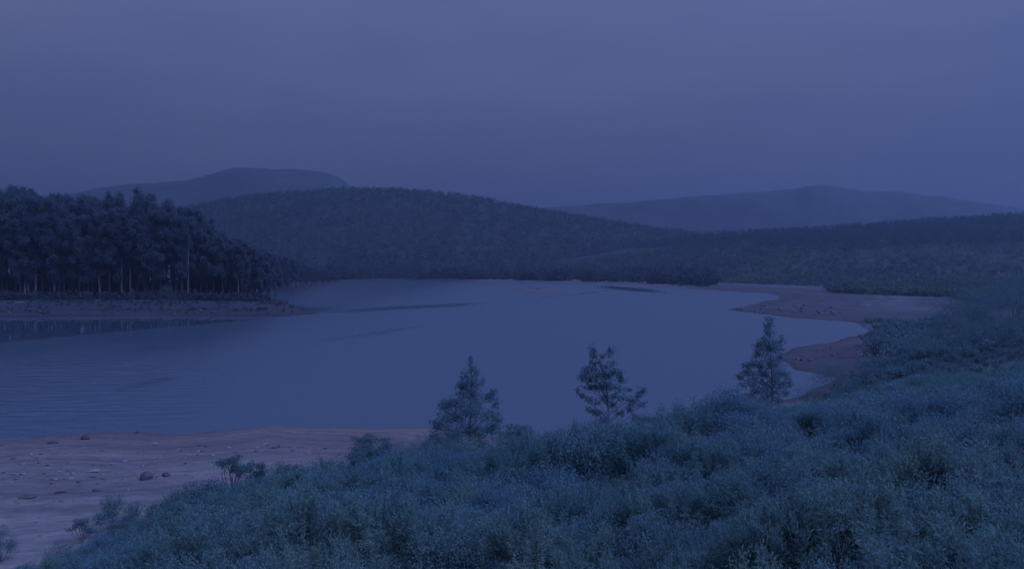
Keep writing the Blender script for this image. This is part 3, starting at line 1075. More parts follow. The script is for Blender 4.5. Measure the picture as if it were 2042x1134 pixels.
# ------------------------------------------------------------------ three young trees above the scrub
def lobed_tree(name, lobes, trunk_px, depth, leaf_len, leaf_w, dens, label, seed, droop=-0.2, tmat='stem', twigs=None, thick=0.05):
    """a tree with its own depth: every lobe is a leaf cloud round the end of a limb"""
    global R
    R = np.random.default_rng(seed)
    bx = (trunk_px[0][0] - W0 / 2) / F * depth
    zg = ground_z(bx, depth)

    def loc(px, py, dy=0.0):
        p = PD(px, py, depth)
        return np.array([p[0] - bx, dy, p[2] - zg])
    tp = [np.array([0, 0, -0.3])] + [loc(a, c_) for a, c_ in trunk_px[1:]]
    tp = np.array(tp)
    tt = np.linspace(0, 1, len(tp))
    q = np.linspace(0, 1, 10)
    trunk = np.stack([np.interp(q, tt, tp[:, j]) for j in range(3)], 1)
    paths = [(trunk, np.linspace(thick, 0.012, 10))]
    C, Dr, T = [], [], []
    px2m = depth / F
    for (a, c_, rx, ry) in lobes:
        wx, wz = rx * px2m * 1.30, ry * px2m * 1.30
        spread = np.interp(c_, [min(l[1] for l in lobes), max(l[1] for l in lobes)], [0.25, 1.0])
        ctr = loc(a, c_, R.normal() * 0.45 * spread + 0.0)
        # limb leaves the trunk below the lobe
        zt = max(0.25, ctr[2] - abs(ctr[0] - 0) * 0.75 - 0.25)
        p0 = np.array([np.interp(zt, trunk[:, 2], trunk[:, 0]), 0, min(zt, trunk[-1, 2])])
        paths.append((bend(p0, ctr, 5, 0.04, 0.05), np.linspace(thick * 0.40, 0.006, 5)))
        for _ in range(4):
            e1 = ctr + rand_dirs(1)[0] * np.array([wx, (wx + wz) / 2, wz]) * 0.9
            paths.append((bend(ctr - (ctr - p0) * 0.15, e1, 3, 0.02), np.linspace(0.007, 0.002, 3)))
        k = int(dens * (rx * ry) * 1.95) + 16
        u = rand_dirs(k) * (R.uniform(0, 1, (k, 1)) ** 0.42)
        # leaves sit in sprays
        ns = max(8, k // 6)
        sp = R.normal(size=(ns, 3)) * 0.52
        sp /= np.maximum(1.0, np.linalg.norm(sp, axis=1, keepdims=True) / 1.25)
        u = 0.24 * u + 0.85 * sp[R.integers(0, ns, k)]
        qv = ctr + u * np.array([wx, max(wx, wz) * 0.8, wz])
        C.append(qv)
        Dr.append(rand_dirs(k, droop))
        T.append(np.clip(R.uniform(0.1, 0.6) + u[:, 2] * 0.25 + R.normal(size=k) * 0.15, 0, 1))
    for (a, c_, l_) in (twigs or []):
        p = loc(a, c_, R.normal() * 0.1)
        zt = max(0.2, p[2] - 0.5)
        p0 = np.array([np.interp(zt, trunk[:, 2], trunk[:, 0]), 0, min(zt, trunk[-1, 2])])
        paths.append((bend(p0, p, 4, 0.02), np.linspace(0.008, 0.0025, 4)))
    C, Dr = np.concatenate(C), np.concatenate(Dr)
    n = len(C)
    lv, lf = leaf_tris(C, Dr, R.uniform(0.7, 1.25, n) * leaf_len, R.uniform(0.7, 1.2, n) * leaf_w)
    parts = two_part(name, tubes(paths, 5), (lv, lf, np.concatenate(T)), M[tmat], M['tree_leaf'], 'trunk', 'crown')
    return place('young_tree', parts, (bx, depth, zg), 0, 1.0, label, 'tree', 'young trees standing out of the scrub')


TREE_A = [(938, 716, 5, 8), (940, 735, 6, 8), (928, 745, 8, 8), (950, 740, 6, 8), (945, 760, 12, 10), (922, 768, 13, 12), (963, 757, 4, 8), (938, 785, 20, 14), (972, 790, 14, 8),
          (985, 778, 7, 5), (990, 802, 8, 8), (886, 806, 13, 10), (908, 800, 12, 12), (900, 830, 22, 14), (940, 818, 26, 16), (980, 822, 16, 12), (872, 846, 14, 10),
          (996, 836, 8, 6), (866, 868, 13, 12), (900, 865, 20, 16), (940, 860, 28, 18), (982, 850, 16, 12), (1002, 867, 9, 4),
          (884, 888, 16, 12), (925, 900, 24, 16), (962, 892, 20, 16), (905, 922, 20, 14), (945, 930, 22, 14)]
lobed_tree('tree_a', TREE_A, [(935, 960), (936, 900), (938, 820), (940, 760), (938, 706)], 50.0, 0.14, 0.036, 2.1,
           'dense conical young tree with thin bare tip, left of the three', 301, -0.8,
           twigs=[(932, 712, 0), (945, 716, 0), (925, 728, 0), (952, 728, 0), (918, 742, 0), (958, 745, 0), (1008, 866, 0), (976, 772, 0), (994, 790, 0)])
TREE_B = [(1181, 696, 8, 7), (1184, 708, 8, 7), (1182, 722, 7, 7), (1217, 700, 9, 9), (1201, 711, 5, 4), (1194, 721, 5, 5), (1221, 723, 8, 6), (1170, 738, 9, 8), (1186, 738, 10, 8), (1208, 730, 9, 7),
          (1161, 752, 8, 9), (1176, 757, 12, 8), (1196, 750, 12, 8), (1210, 748, 12, 8), (1226, 742, 10, 8), (1238, 748, 8, 8), (1240, 758, 10, 6), (1152, 780, 4, 7),
          (1160, 788, 7, 5), (1176, 772, 12, 8), (1198, 772, 16, 10), (1216, 768, 14, 10), (1236, 775, 10, 6), (1175, 796, 8, 5), (1188, 801, 8, 5), (1256, 776, 6, 4),
          (1277, 775, 10, 7), (1275, 787, 8, 6), (1246, 793, 10, 5), (1230, 792, 10, 6), (1262, 800, 11, 7), (1281, 806, 9, 5), (1208, 795, 9, 8), (1258, 814, 8, 8), (1172, 816, 6, 4),
          (1184, 822, 9, 6), (1196, 826, 7, 5), (1222, 806, 8, 8), (1236, 824, 9, 5), (1190, 843, 7, 6), (1206, 838, 8, 8), (1265, 832, 8, 6)]
lobed_tree('tree_b', TREE_B, [(1217, 895), (1216, 860), (1213, 820), (1212, 790), (1205, 740), (1190, 715), (1184, 694)], 58.0, 0.13, 0.050, 2.0,
           'crooked open young tree with a side bough reaching right, middle of the three', 302, 0.3, thick=0.07,
           twigs=[(1217, 692, 0), (1280, 772, 0), (1150, 776, 0)])
TREE_C = [(1536, 636, 8, 7), (1532, 650, 10, 8), (1534, 665, 12, 8), (1524, 680, 10, 8), (1540, 682, 12, 9), (1558, 676, 8, 8), (1510, 688, 9, 12), (1527, 697, 12, 8), (1550, 696, 14, 8),
          (1510, 706, 9, 7), (1530, 713, 16, 9), (1556, 712, 9, 8), (1542, 726, 18, 10), (1500, 722, 10, 6), (1514, 730, 14, 8), (1484, 728, 9, 6),
          (1490, 742, 14, 8), (1520, 745, 18, 9), (1548, 745, 16, 10), (1476, 752, 9, 7), (1500, 760, 16, 9), (1530, 765, 18, 9), (1562, 742, 9, 7), (1572, 752, 8, 6), (1560, 765, 12, 8),
          (1480, 768, 8, 5), (1576, 768, 7, 5), (1512, 780, 15, 8), (1540, 785, 16, 9), (1566, 782, 9, 6), (1500, 792, 12, 6), (1530, 800, 15, 8), (1556, 800, 9, 6), (1580, 762, 4, 4)]
lobed_tree('tree_c', TREE_C, [(1541, 850), (1541, 810), (1540, 760), (1536, 700), (1536, 632)], 76.0, 0.16, 0.06, 2.0,
           'spire-shaped young tree with a lower left lobe, right of the three', 303, -0.1, thick=0.07,
           twigs=[(1537, 628, 0), (1506, 814, 0)])

# ------------------------------------------------------------------ scrub on the near slope
R = np.random.default_rng(41)
SHRUBS = {}
for kind, n, hh, ww, nl, mat in (('broom', 5, 1.35, 1.2, 10500, 'broom'), ('heath', 5, 1.05, 1.3, 9600, 'heath'),
                                 ('pale', 4, 1.00, 1.15, 7600, 'pale'), ('fern', 3, 1.25, 0.9, 4200, 'fern')):
    for k in range(n):
        st, lf_ = shrub('broom' if kind == 'fern' else kind, hh, ww, nl)
        SHRUBS[kind, k] = (two_part('%s_shrub_%d' % (kind, k), st, lf_, M['stem'], M[mat]), (st, lf_), hh)
COUNT = {'broom': 5, 'heath': 5, 'pale': 4, 'fern': 3}


def jitter_grid(x0, x1, y0, y1, step):
    gx, gy = np.meshgrid(np.arange(x0, x1, step), np.arange(y0, y1, step))
    gx = gx.ravel() + R.uniform(-0.45, 0.45, gx.size) * step
    gy = gy.ravel() + R.uniform(-0.45, 0.45, gy.size) * step
    return gx, gy


def in_view(x, y, z, m=90, up=1.4):
    px = x / y * F + W0 / 2
    py = 530 + (CAM_Z - z - up) / y * F
    return (px > -m) & (px < W0 + m) & (py < H0 + m * 0.4)


ZONES = [(300, 'below the tufted bush at the sand edge'), (520, 'below the lone open bush'), (680, 'beside the pale leafy sapling'),
         (860, 'left below the conical tree'), (1060, 'straight below the conical tree'), (1180, 'left below the crooked tree'),
         (1300, 'straight below the crooked tree'), (1450, 'right below the crooked tree'), (1600, 'straight below the spire tree'),
         (1760, 'right below the spire tree'), (1900, 'left of the right picture edge'), (9999, 'at the right picture edge')]
KIND_TXT = {'broom': ('broom_shrub', 'green upright wispy shrub %s'), 'heath': ('heath_shrub', 'dark green rounded bush %s'),
            'pale': ('grey_shrub', 'pale grey-green twiggy bush %s'), 'fern': ('light_shrub', 'yellow-green upright shrub %s')}


def pick_kind(x, y):
    px = x / y * F + W0 / 2
    py = 530 + (CAM_Z - ground_z(x, y) - 0.6) / y * F
    pale = 0.04 + 0.36 * float(sstep(900, 1900, px)) * float(sstep(830, 1080, py)) + 0.10 * float(sstep(700, 1100, px))  # pale bushes crowd the lower right; the veil's lightening put into plant colour
    n = float(fbm(np.array([x / 4.5]), np.array([y / 4.5]), 91, 2)[0])
    r_ = rng.random()
    if r_ < pale + 0.25 * max(0, n):
        return 'pale'
    r_ = rng.random()
    if r_ < 0.10:
        return 'fern'
    return 'broom' if (r_ + 0.6 * n) < 0.42 else 'heath'


gx, gy = jitter_grid(-25, 27, 8.3, 33, 0.96)
z, d, s = height(gx, gy)
ok = (s > 0.6) & in_view(gx, gy, z)
near = np.stack([gx, gy, z], 1)[ok]
near = near[np.argsort(near[:, 1])]
cnt = {}
for (x, y, zz) in near:
    kind = pick_kind(x, y)
    k = rng.randrange(COUNT[kind])
    px = x / y * F + W0 / 2
    zone = [t for a, t in ZONES if px < a][0]
    nm, txt = KIND_TXT[kind]
    sc = rng.uniform(0.75, 1.30) * (1.05 + 0.70 * float(fbm(np.array([x / 6.0]), np.array([y / 6.0]), 17, 2)[0]))
    cnt[kind] = cnt.get(kind, 0) + 1
    lab = txt % (zone + (', lowest row' if y < 14 else ', middle rows' if y < 21 else ', far rows'))
    place(nm, SHRUBS[kind, k][0], (x, y, zz - 0.03), rng.uniform(0, 6.28), (sc * rng.uniform(0.9, 1.2), sc * rng.uniform(0.9, 1.2), sc * rng.uniform(0.85, 1.2)), lab, 'shrub', lab)
print('near shrubs', cnt)


def merged_scrub(name, pts, kinds, frac, scale, mat, label):
    V, Fq, T, off = [], [], [], 0
    for (x, y, zz), kind in zip(pts, kinds):
        st, lf_ = SHRUBS[kind, rng.randrange(COUNT[kind])][1]
        lv = lf_[0].reshape(-1, 4, 3)[:, [1, 3, 2]]
        n = len(lv)
        sel = R.choice(n, int(n * frac), replace=False)
        q = lv[sel]
        c_ = q.mean(1, keepdims=True)
        sc = rng.uniform(0.65, 1.20) * scale * (0.92 + 0.60 * float(fbm(np.array([x / 6.0]), np.array([y / 6.0]), 17, 2)[0]))
        q = (q - c_) * (1.0 / math.sqrt(frac)) * 0.95 + c_
        a = rng.uniform(0, 6.28)
        rot = np.array([[math.cos(a), -math.sin(a), 0], [math.sin(a), math.cos(a), 0], [0, 0, 1]])
        q = q.reshape(-1, 3) @ rot.T * sc + np.array([x, y, zz - 0.05])
        V.append(q)
        Fq.append(np.arange(len(q)).reshape(-1, 3) + off)
        off += len(q)
        T.append(np.clip(lf_[2][sel] + rng.gauss(0, 0.2), 0, 1))
    return tag(link(name, mesh_np(name, np.concatenate(V), np.concatenate(Fq), {'tint': np.concatenate(T)}), mat), label, 'scrub', kind='stuff')


gx, gy = jitter_grid(-30, 75, 32.5, 72, 1.18)
z, d, s = height(gx, gy)
ok = (s > 0.4) & in_view(gx, gy, z)
mid = np.stack([gx, gy, z], 1)[ok]
gx, gy = jitter_grid(0, 150, 72, 200, 1.75)
z, d, s = height(gx, gy)
px_ = gx / gy * F + W0 / 2
ok = (s > 0.4) & (px_ < 2150) & (d > 1.5)
far_ = np.stack([gx, gy, z], 1)[ok]
kinds = [pick_kind(x, y) for x, y, _ in mid]
for kd, mat, lab in (('broom', 'broom', 'thick green broom scrub on the middle of the slope'), ('heath', 'heath', 'dark green heath scrub on the middle of the slope'),
                     ('pale', 'pale', 'pale grey-green scrub patches on the middle of the slope'), ('fern', 'fern', 'yellow-green scrub patches on the middle of the slope')):
    sel = [i for i, k_ in enumerate(kinds) if k_ == kd]
    merged_scrub('mid_slope_%s_scrub' % {'pale': 'grey', 'fern': 'light'}.get(kd, kd), mid[sel], [kd] * len(sel), 0.12, 1.0, M[mat], lab)
kinds = ['broom' if rng.random() < 0.5 else 'heath' for _ in far_]
merged_scrub('far_slope_scrub', far_, kinds, 0.034, 1.25, M['bush_leaf'], 'green scrub running along the right bank into the distance')
print('mid', len(mid), 'far', len(far_))

# low herbs on the bank between the bays
xx, yy = R.uniform(35, 140, 9000), R.uniform(95, 260, 9000)
z, d, s = height(xx, yy)
px_ = xx / yy * F + W0 / 2
py_ = 530 + (CAM_Z - z) / yy * F
ok = (d > 2.0) & (px_ > 1690) & (px_ < 2120) & (py_ > 640) & (R.uniform(0, 1, 9000) < sstep(1690, 1790, px_ + 40 * fbm(xx / 9, yy / 9, 55, 2)))
c = np.stack([xx, yy, z], 1)[ok]
mass('bank_herbs', c, R.uniform(0.4, 1.3, len(c)), M['bush_leaf'], 'dull low herbs and tufts on the bank between the two bays', 'herbs', 26)

# ------------------------------------------------------------------ bushes that stand out singly
def ground_hit(px, py, t1=400.0):
    d_ = ray(px, py)
    t = np.linspace(6, t1, 1600)
    pts = d_[None, :] * t[:, None]
    zz = height(pts[:, 0], pts[:, 1])[0]
    k_ = np.argmax(pts[:, 2] + CAM_Z < zz)
    return np.array([pts[k_, 0], pts[k_, 1], zz[k_]])


def open_bush(h, w, n_leaf, seed):
    """sparse bush: bare forking stems that carry loose flat clumps of leaves at the top"""
    global R
    R = np.random.default_rng(seed)
    paths, C, Dr, T = [], [], [], []
    for i in range(11):
        a = R.uniform(0, 6.28)
        rr = R.uniform(0.1, 0.5)
        tip = np.array([math.cos(a) * w * rr, math.sin(a) * w * rr, h * R.uniform(0.62, 1.0)])
        p = bend((R.normal() * 0.03, R.normal() * 0.03, -0.05), tip, 5, 0.07 * h)
        paths.append((p, np.linspace(0.016, 0.005, 5) * h))
        for m_ in range(3):
            c_ = tip + R.normal(size=3) * np.array([w * 0.10, w * 0.10, h * 0.05])
            paths.append((bend(p[3], c_, 3, 0.02), np.linspace(0.006, 0.002, 3) * h))
            k_ = n_leaf // 33
            q = c_ + rand_dirs(k_) * (R.uniform(0, 1, (k_, 1)) ** 0.5) * np.array([w * 0.15, w * 0.15, h * 0.09])
            C.append(q)
            Dr.append(rand_dirs(k_, 0.6))
            T.append(np.clip(R.uniform(0.1, 0.6) + R.normal(size=k_) * 0.15, 0, 1))
    C, Dr = np.concatenate(C), np.concatenate(Dr)
    n = len(C)
    lv, lf = leaf_tris(C, Dr, R.uniform(0.07, 0.14, n), R.uniform(0.025, 0.05, n))
    return tubes(paths, 4), (lv, lf, np.concatenate(T))


R = np.random.default_rng(61)
BUSH = {}
for k in range(3):
    BUSH['open', k] = two_part('open_bush_%d' % k, *open_bush(1.5, 1.7, 1500, 400 + k), M['stem'], M['bush_leaf'])
R = np.random.default_rng(62)
for k in range(3):
    st, lf_ = shrub('heath', 1.5, 1.8, 5200)
    BUSH['round', k] = two_part('round_bush_%d' % k, st, lf_, M['stem'], M['bush_leaf'])
    st, lf_ = shrub('broom', 1.5, 1.2, 4200)
    BUSH['tuft', k] = two_part('tuft_bush_%d' % k, st, lf_, M['stem'], M['broom'])
    st, lf_ = shrub('pale', 1.5, 1.4, 1700)
    BUSH['grey', k] = two_part('grey_bush_%d' % k, st, lf_, M['stem'], M['pale'])
BSIZE = {'open': (1.5, 1.7), 'round': (1.45, 1.8), 'tuft': (1.5, 1.25), 'grey': (1.45, 1.4)}
SINGLE = [(2, 1120, 64, 56, 'round', 'dark round bush cut off by the left edge, on the sand'),
          (128, 1136, 62, 92, 'round', 'dark dome bush at the lower left corner of the scrub'),
          (165, 1082, 46, 44, 'open', 'small sparse bush on the sand rim at lower left'),
          (222, 1032, 54, 58, 'tuft', 'upright tufted bush at the sand edge, left of the yellow flowers'),
          (345, 1018, 50, 44, 'tuft', 'pointed tuft bush at the sand edge, right of the yellow flowers'),
          (392, 1016, 40, 40, 'grey', 'thin grey twiggy bush in the notch of the sand edge'),
          (464, 985, 72, 84, 'open', 'open sparse bush standing alone against the sand'),
          (655, 955, 40, 60, 'tuft', 'tufted bush at the sand edge midway to the conical tree'),
          (738, 915, 46, 66, 'open', 'flat-topped open bush against the sand, left of the conical tree'),
          (795, 925, 44, 70, 'round', 'low rounded bush just left of the conical tree'),
          (1022, 915, 30, 50, 'grey', 'pale tangled bush just right of the conical tree'),
          (1078, 905, 38, 44, 'tuft', 'dark tuft bush against the water, right of the conical tree'),
          (1122, 900, 54, 62, 'tuft', 'spreading tuft bush against the water between the two left trees'),
          (1163, 895, 48, 40, 'grey', 'grey twiggy bush at the left foot of the crooked tree'),
          (1296, 870, 44, 70, 'round', 'dark bush under the right bough of the crooked tree'),
          (1357, 850, 34, 40, 'open', 'small open bush against the water, right of the crooked tree'),
          (1408, 848, 56, 60, 'round', 'rounded bush at the left end of the clump by the spire tree'),
          (1452, 838, 62, 84, 'round', 'broad rounded bush at the left foot of the spire tree'),
          (1500, 835, 38, 50, 'grey', 'grey bush below the left lobe of the spire tree'),
          (1606, 806, 40, 54, 'grey', 'thin bush against the water, right of the spire tree'),
          (1668, 786, 66, 100, 'round', 'large dark bush at the corner of the small bay'),
          (1745, 750, 42, 96, 'round', 'low dark bush on the bank above the small bay'),
          (1880, 655, 34, 50, 'tuft', 'brownish tuft on the bank beside the whitish stone'),
          (1918, 660, 84, 110, 'round', 'dark bush at the landward end of the sand spit'),
          (1960, 650, 62, 90, 'round', 'dark bush behind the whitish stones, left of the tallest'),
          (2010, 655, 96, 120, 'round', 'tall dark bush at the right edge above the bank'),
          (2040, 690, 70, 90, 'round', 'dark bush cut off by the right edge above the slope'),
          (1985, 618, 46, 80, 'round', 'far dark bush at the right edge behind the bank'),
          (1935, 632, 60, 96, 'round', 'dark bush behind the sand spit, left of the far one'),
          (2028, 632, 84, 120, 'round', 'largest dark bush at the right edge behind the bank'),
          (1900, 680, 50, 96, 'round', 'dark bush on the bank just below the left whitish boulder'),
          (1960, 695, 60, 110, 'round', 'dark bush on the bank below and between the whitish boulders'),
          (1830, 712, 44, 100, 'round', 'low dark bush at the scrub edge right of the leafless bush')]
for px, py, hp, wpx, kind, lab in SINGLE:
    g_ = ground_hit(px, py)
    m_px = g_[1] / F
    bh, bw = BSIZE[kind]
    place('bush', BUSH[kind, rng.randrange(3)], (g_[0], g_[1], g_[2] - 0.04), rng.uniform(0, 6.28), (wpx * m_px / bw, wpx * m_px / bw, hp * m_px / bh), lab, 'bush', 'single bushes along the edge of the scrub')

for q in range(30):
    px = rng.uniform(470, 1560)
    x, y = 0, 0
    for _ in range(20):
        y = rng.uniform(26, 62)
        x = (px - W0 / 2) / F * y
        sd = float(sdist(np.array([x]), np.array([y]), FOOT)[0])
        if (5.0 if px < 900 else 0.5) < sd < 15:
            break
    zone = [t for a, t in ZONES if px < a][0]
    lab = 'ragged dark bush standing above the scrub %s' % zone
    w_ = rng.uniform(1.2, 2.2)
    kind = rng.choice(['round', 'tuft', 'open', 'tuft'])
    bh, bw = BSIZE[kind]
    place('bush', BUSH[kind, rng.randrange(3)], (x, y, ground_z(x, y) - 0.04), rng.uniform(0, 6.28), (w_ / bw, w_ / bw, rng.uniform(1.2, 1.8) / bh), lab, 'bush', lab)

# leafless bush by the small bay
R = np.random.default_rng(71)
g_ = ground_hit(1748, 712)
m_px = g_[1] / F
paths = []
for i in range(16):
    a = R.uniform(0, 6.28)
    rr = R.uniform(0.3, 1.0)
    tip = np.array([math.cos(a) * 55 * m_px * rr, math.sin(a) * 40 * m_px * rr, 52 * m_px * R.uniform(0.4, 1.0) * (1.2 - 0.5 * rr)])
    p = bend((R.normal() * 0.15, R.normal() * 0.15, -0.1), tip, 6, 0.35, -0.4)
    paths.append((p, np.linspace(0.05, 0.012, 6)))
    for m_ in range(4):
        b0 = p[R.integers(2, 5)]
        paths.append((bend(b0, b0 + rand_dirs(1, 0.4)[0] * R.uniform(0.6, 1.4), 4, 0.12), np.linspace(0.022, 0.007, 4)))
tv, tq = tubes(paths, 4)
e_ = link('dead_bush', None)
e_.location = g_
tag(e_, 'leafless tangled bush on the bank above the small bay', 'bush')
link('branches', mesh_np('dead_bush_branches', tv, tq), M['dull_bark'], e_)

# light leafy sapling in the near scrub
def sapling(h, nstem, seed, spread=0.28):
    global R
    R = np.random.default_rng(seed)
    paths, C, Dr, T = [], [], [], []
    for i in range(nstem):
        a = R.uniform(0, 6.28)
        hh = h * (1.0 if i == 0 else R.uniform(0.55, 0.88))
        sp = 0.03 if i == 0 else spread * R.uniform(0.4, 1.0)
        tip = np.array([math.cos(a) * sp * h, math.sin(a) * sp * h, hh])
        p = bend((0, 0, -0.05), tip, 7, 0.03 * h, -0.04 * h * (i > 0))
        paths.append((p, np.linspace(0.012, 0.003, 7)))
        k_ = int(210 * hh / h)
        t = R.uniform(0.22, 1.0, k_)
        q = np.stack([np.interp(t, np.linspace(0, 1, 7), p[:, j]) for j in range(3)], 1)
        ang_ = R.uniform(0, 6.28, k_)
        C.append(q)
        Dr.append(np.stack([np.cos(ang_), np.sin(ang_), R.uniform(0.1, 0.8, k_)], 1))
        T.append(np.clip(0.3 + 0.4 * t + R.normal(size=k_) * 0.15, 0, 1))
    C, Dr = np.concatenate(C), np.concatenate(Dr)
    Dr /= np.linalg.norm(Dr, axis=1, keepdims=True)
    n = len(C)
    lv, lf = leaf_tris(C, Dr, R.uniform(0.05, 0.10, n), R.uniform(0.011, 0.019, n))
    return tubes(paths, 4), (lv, lf, np.concatenate(T))


for (px, py, dep, hp, ns, seed, lab) in ((596, 972, 15.0, 200, 9, 501, 'pale yellow-green leafy sapling rising from the near scrub, bottom left of centre'),
                                         (1075, 1040, 13.0, 110, 6, 502, 'small yellow-green leafy plant in the near scrub, below the conical tree'),
                                         (1290, 945, 17.0, 120, 6, 503, 'light green sapling poking from the scrub below the crooked tree'),
                                         (832, 1060, 13.5, 90, 5, 504, 'low light green plant near the bottom edge, left of centre')):
    p = PD(px, py, dep)
    zg = ground_z(p[0], dep)
    hh = max(p[2] - zg, 0.8)
    place('sapling', two_part('sapling_%d' % seed, *sapling(hh, ns, seed), M['stem'], M['fern'], 'stem', 'leaves'), (p[0], dep, zg - 0.02), 0, 1.0, lab, 'plant', 'light green plants in the near scrub')

# yellow flowers and pale dry seed heads among the near shrubs
def flower_plant(h, nstem, mat, seed, head=0.05, nper=26):
    global R
    R = np.random.default_rng(seed)
    paths, C, Dr = [], [], []
    for i in range(nstem):
        a = R.uniform(0, 6.28)
        sp = 0.35 * R.uniform(0.1, 1.0)
        tip = np.array([math.cos(a) * sp * h, math.sin(a) * sp * h, h * R.uniform(0.75, 1.0)])
        paths.append((bend((R.normal() * 0.04, R.normal() * 0.04, -0.05), tip, 5, 0.04 * h), np.linspace(0.007, 0.003, 5)))
        q = tip + R.normal(size=(nper, 3)) * head * np.array([1.6, 1.6, 0.5])
        C.append(q)
        Dr.append(rand_dirs(nper, 0.4))
    C, Dr = np.concatenate(C), np.concatenate(Dr)
    n = len(C)
    lv, lf = leaf_tris(C, Dr, R.uniform(0.02, 0.05, n), R.uniform(0.015, 0.03, n))
    return two_part('flower_%d' % seed, tubes(paths, 3), (lv, lf, R.uniform(0, 1, n)), M['stem'], M[mat], 'stem', 'flower_heads')


FL = [(312, 1018, 'flower', 'cream-yellow flower heads in the scrub below the upright tuft'), (248, 1042, 'flower', 'small cream flower heads at the left edge of the scrub')]
for q, (px, py, mat, lab) in enumerate(FL):
    g_ = ground_hit(px, py + 30)
    place('flowering_plant', flower_plant(1.25, 7, mat, 520 + q, 0.07, 30), (g_[0], g_[1], g_[2]), 0, 1.0, lab, 'plant', 'cream flowering plants')
DRY = [flower_plant(1.25, 8, 'dry', 540 + q, 0.035, 16) for q in range(4)]
for q in range(48):
    px = 1021 + 1040 * (rng.random() ** 0.6) if q > 12 else rng.uniform(520, 1100)
    dep = rng.uniform(9.5, 27)
    x = (px - W0 / 2) / F * dep
    if float(sdist(np.array([x]), np.array([dep]), FOOT)[0]) < 1:
        continue
    zone = [t for a, t in ZONES if px < a][0]
    lab = 'pale dry seed heads on thin stalks %s' % zone
    sc = rng.uniform(0.8, 1.15)
    place('seed_head_plant', DRY[q % 4], (x, dep, ground_z(x, dep)), rng.uniform(0, 6.28), sc, lab, 'plant', lab)

# ------------------------------------------------------------------ stones, logs, the sandbar
import bmesh


def rock_mesh(seed, sub=2):
    r_ = np.random.default_rng(seed)
    bm = bmesh.new()
    bmesh.ops.create_icosphere(bm, subdivisions=sub, radius=0.5)
    ax = r_.normal(size=(7, 3))
    ax /= np.linalg.norm(ax, axis=1, keepdims=True)
    cut = r_.uniform(0.28, 0.42, 7)
    for v in bm.verts:
        p = np.array(v.co)
        for a_, c_ in zip(ax, cut):
            d_ = p @ a_
            if d_ > c_:
                p = p - a_ * (d_ - c_)
        v.co = p * (1 + r_.normal() * 0.03)
    me_ = bpy.data.meshes.new('rock_%d' % seed)
    bm.to_mesh(me_)
    bm.free()
    return me_


ROCKS = {}
for mt in ('rock', 'pale_rock', 'white_rock'):
    for k in range(5):
        me_ = rock_mesh(600 + k)
        me_.materials.append(M[mt])
        ROCKS[mt, k] = me_


def stone(px, py, wpx, hpx, mt, label, group, name='stone'):
    g_ = ground_hit(px, py, 620)
    if g_[2] < -0.3:
        return
    m_ = g_[1] / F
    o = link(name, ROCKS[mt, rng.randrange(5)])
    o.location = (g_[0], g_[1], g_[2] + hpx * m_ * 0.25)
    o.rotation_euler = (rng.uniform(-0.15, 0.15), rng.uniform(-0.15, 0.15), rng.uniform(0, 6.28))
    w_ = wpx * m_
    o.scale = (w_ * 1.15, w_ * rng.uniform(0.7, 1.1), hpx * m_ * 1.6)
    tag(o, label, 'stone', group)


G1 = 'named stones on the near sand'
stone(293, 956, 27, 15, 'rock', 'large dark peaked boulder on the near sand', G1, 'boulder')
stone(170, 875, 20, 8, 'rock', 'dark boulder at the water edge of the near sand', G1, 'boulder')
stone(332, 950, 18, 7, 'rock', 'dark flat stone just right of the large peaked boulder', G1)
stone(196, 980, 19, 6, 'rock', 'dark flat stone on the sand above the upright tufted bush', G1)
stone(122, 982, 24, 5, 'rock', 'long dark flat stone, middle of the row on the left sand', G1)
stone(55, 992, 32, 6, 'rock', 'longest dark flat stone on the sand at far left', G1)
stone(308, 886, 16, 4, 'pale_rock', 'pale flat stone near the water, above the large boulder', G1)
stone(185, 943, 26, 5, 'pale_rock', 'long pale slab among the stones left of the large boulder', G1)
stone(105, 884, 22, 5, 'rock', 'low dark stone near the water at left', G1)
stone(272, 863, 12, 4, 'rock', 'small dark stone on the waterline of the near sand', G1)
stone(1887, 655, 24, 8, 'white_rock', 'whitish flat boulder on the right bank, left of the two', 'whitish boulders on the right bank', 'boulder')
stone(2000, 668, 26, 9, 'white_rock', 'whitish boulder on the right bank near the right edge', 'whitish boulders on the right bank', 'boulder')
for q in range(95):
    if q < 40:
        px, py = rng.gauss(110, 80), rng.gauss(950, 14)
        lab = 'small stone in the scatter on the left half of the near sand'
    elif q < 75:
        px, py = rng.uniform(380, 840), rng.gauss(897, 13)
        lab = 'small stone strewn on the sand left of the conical tree'
    else:
        px, py = rng.uniform(0, 420), rng.uniform(885, 930)
        lab = 'small stone on the sand near the water at left'
    if px < -20 or py < 872:
        continue
    stone(px, py, rng.uniform(4, 13), rng.uniform(1.5, 3.5), 'rock' if rng.random() < 0.6 else 'pale_rock', lab, lab)
for q in range(34):
    px = rng.uniform(1470, 1700)
    py = np.interp(px, [1455, 1560, 1700], [616, 612, 618]) + rng.uniform(-5, 14) * min(1, (px - 1450) / 60)
    stone(px, py, rng.uniform(4, 9), rng.uniform(2, 4), 'rock', 'dark stone on the pointed sand spit', 'dark stone on the pointed sand spit')
for q in range(18):
    px = rng.uniform(1575, 1720)
    py = np.interp(px, [1565, 1640, 1720], [708, 700, 690]) + rng.uniform(-8, 22)
    stone(px, py, rng.uniform(4, 10), rng.uniform(2, 4), 'rock', 'dark stone on the small sandy point by the spire tree', 'dark stone on the small sandy point by the spire tree')
for q in range(26):
    px = rng.uniform(5, 520)
    stone(px, rng.uniform(612, 628), rng.uniform(4, 10), rng.uniform(1.5, 3), 'rock', 'dull stone on the bank below the gum wood', 'dull stone on the bank below the gum wood')


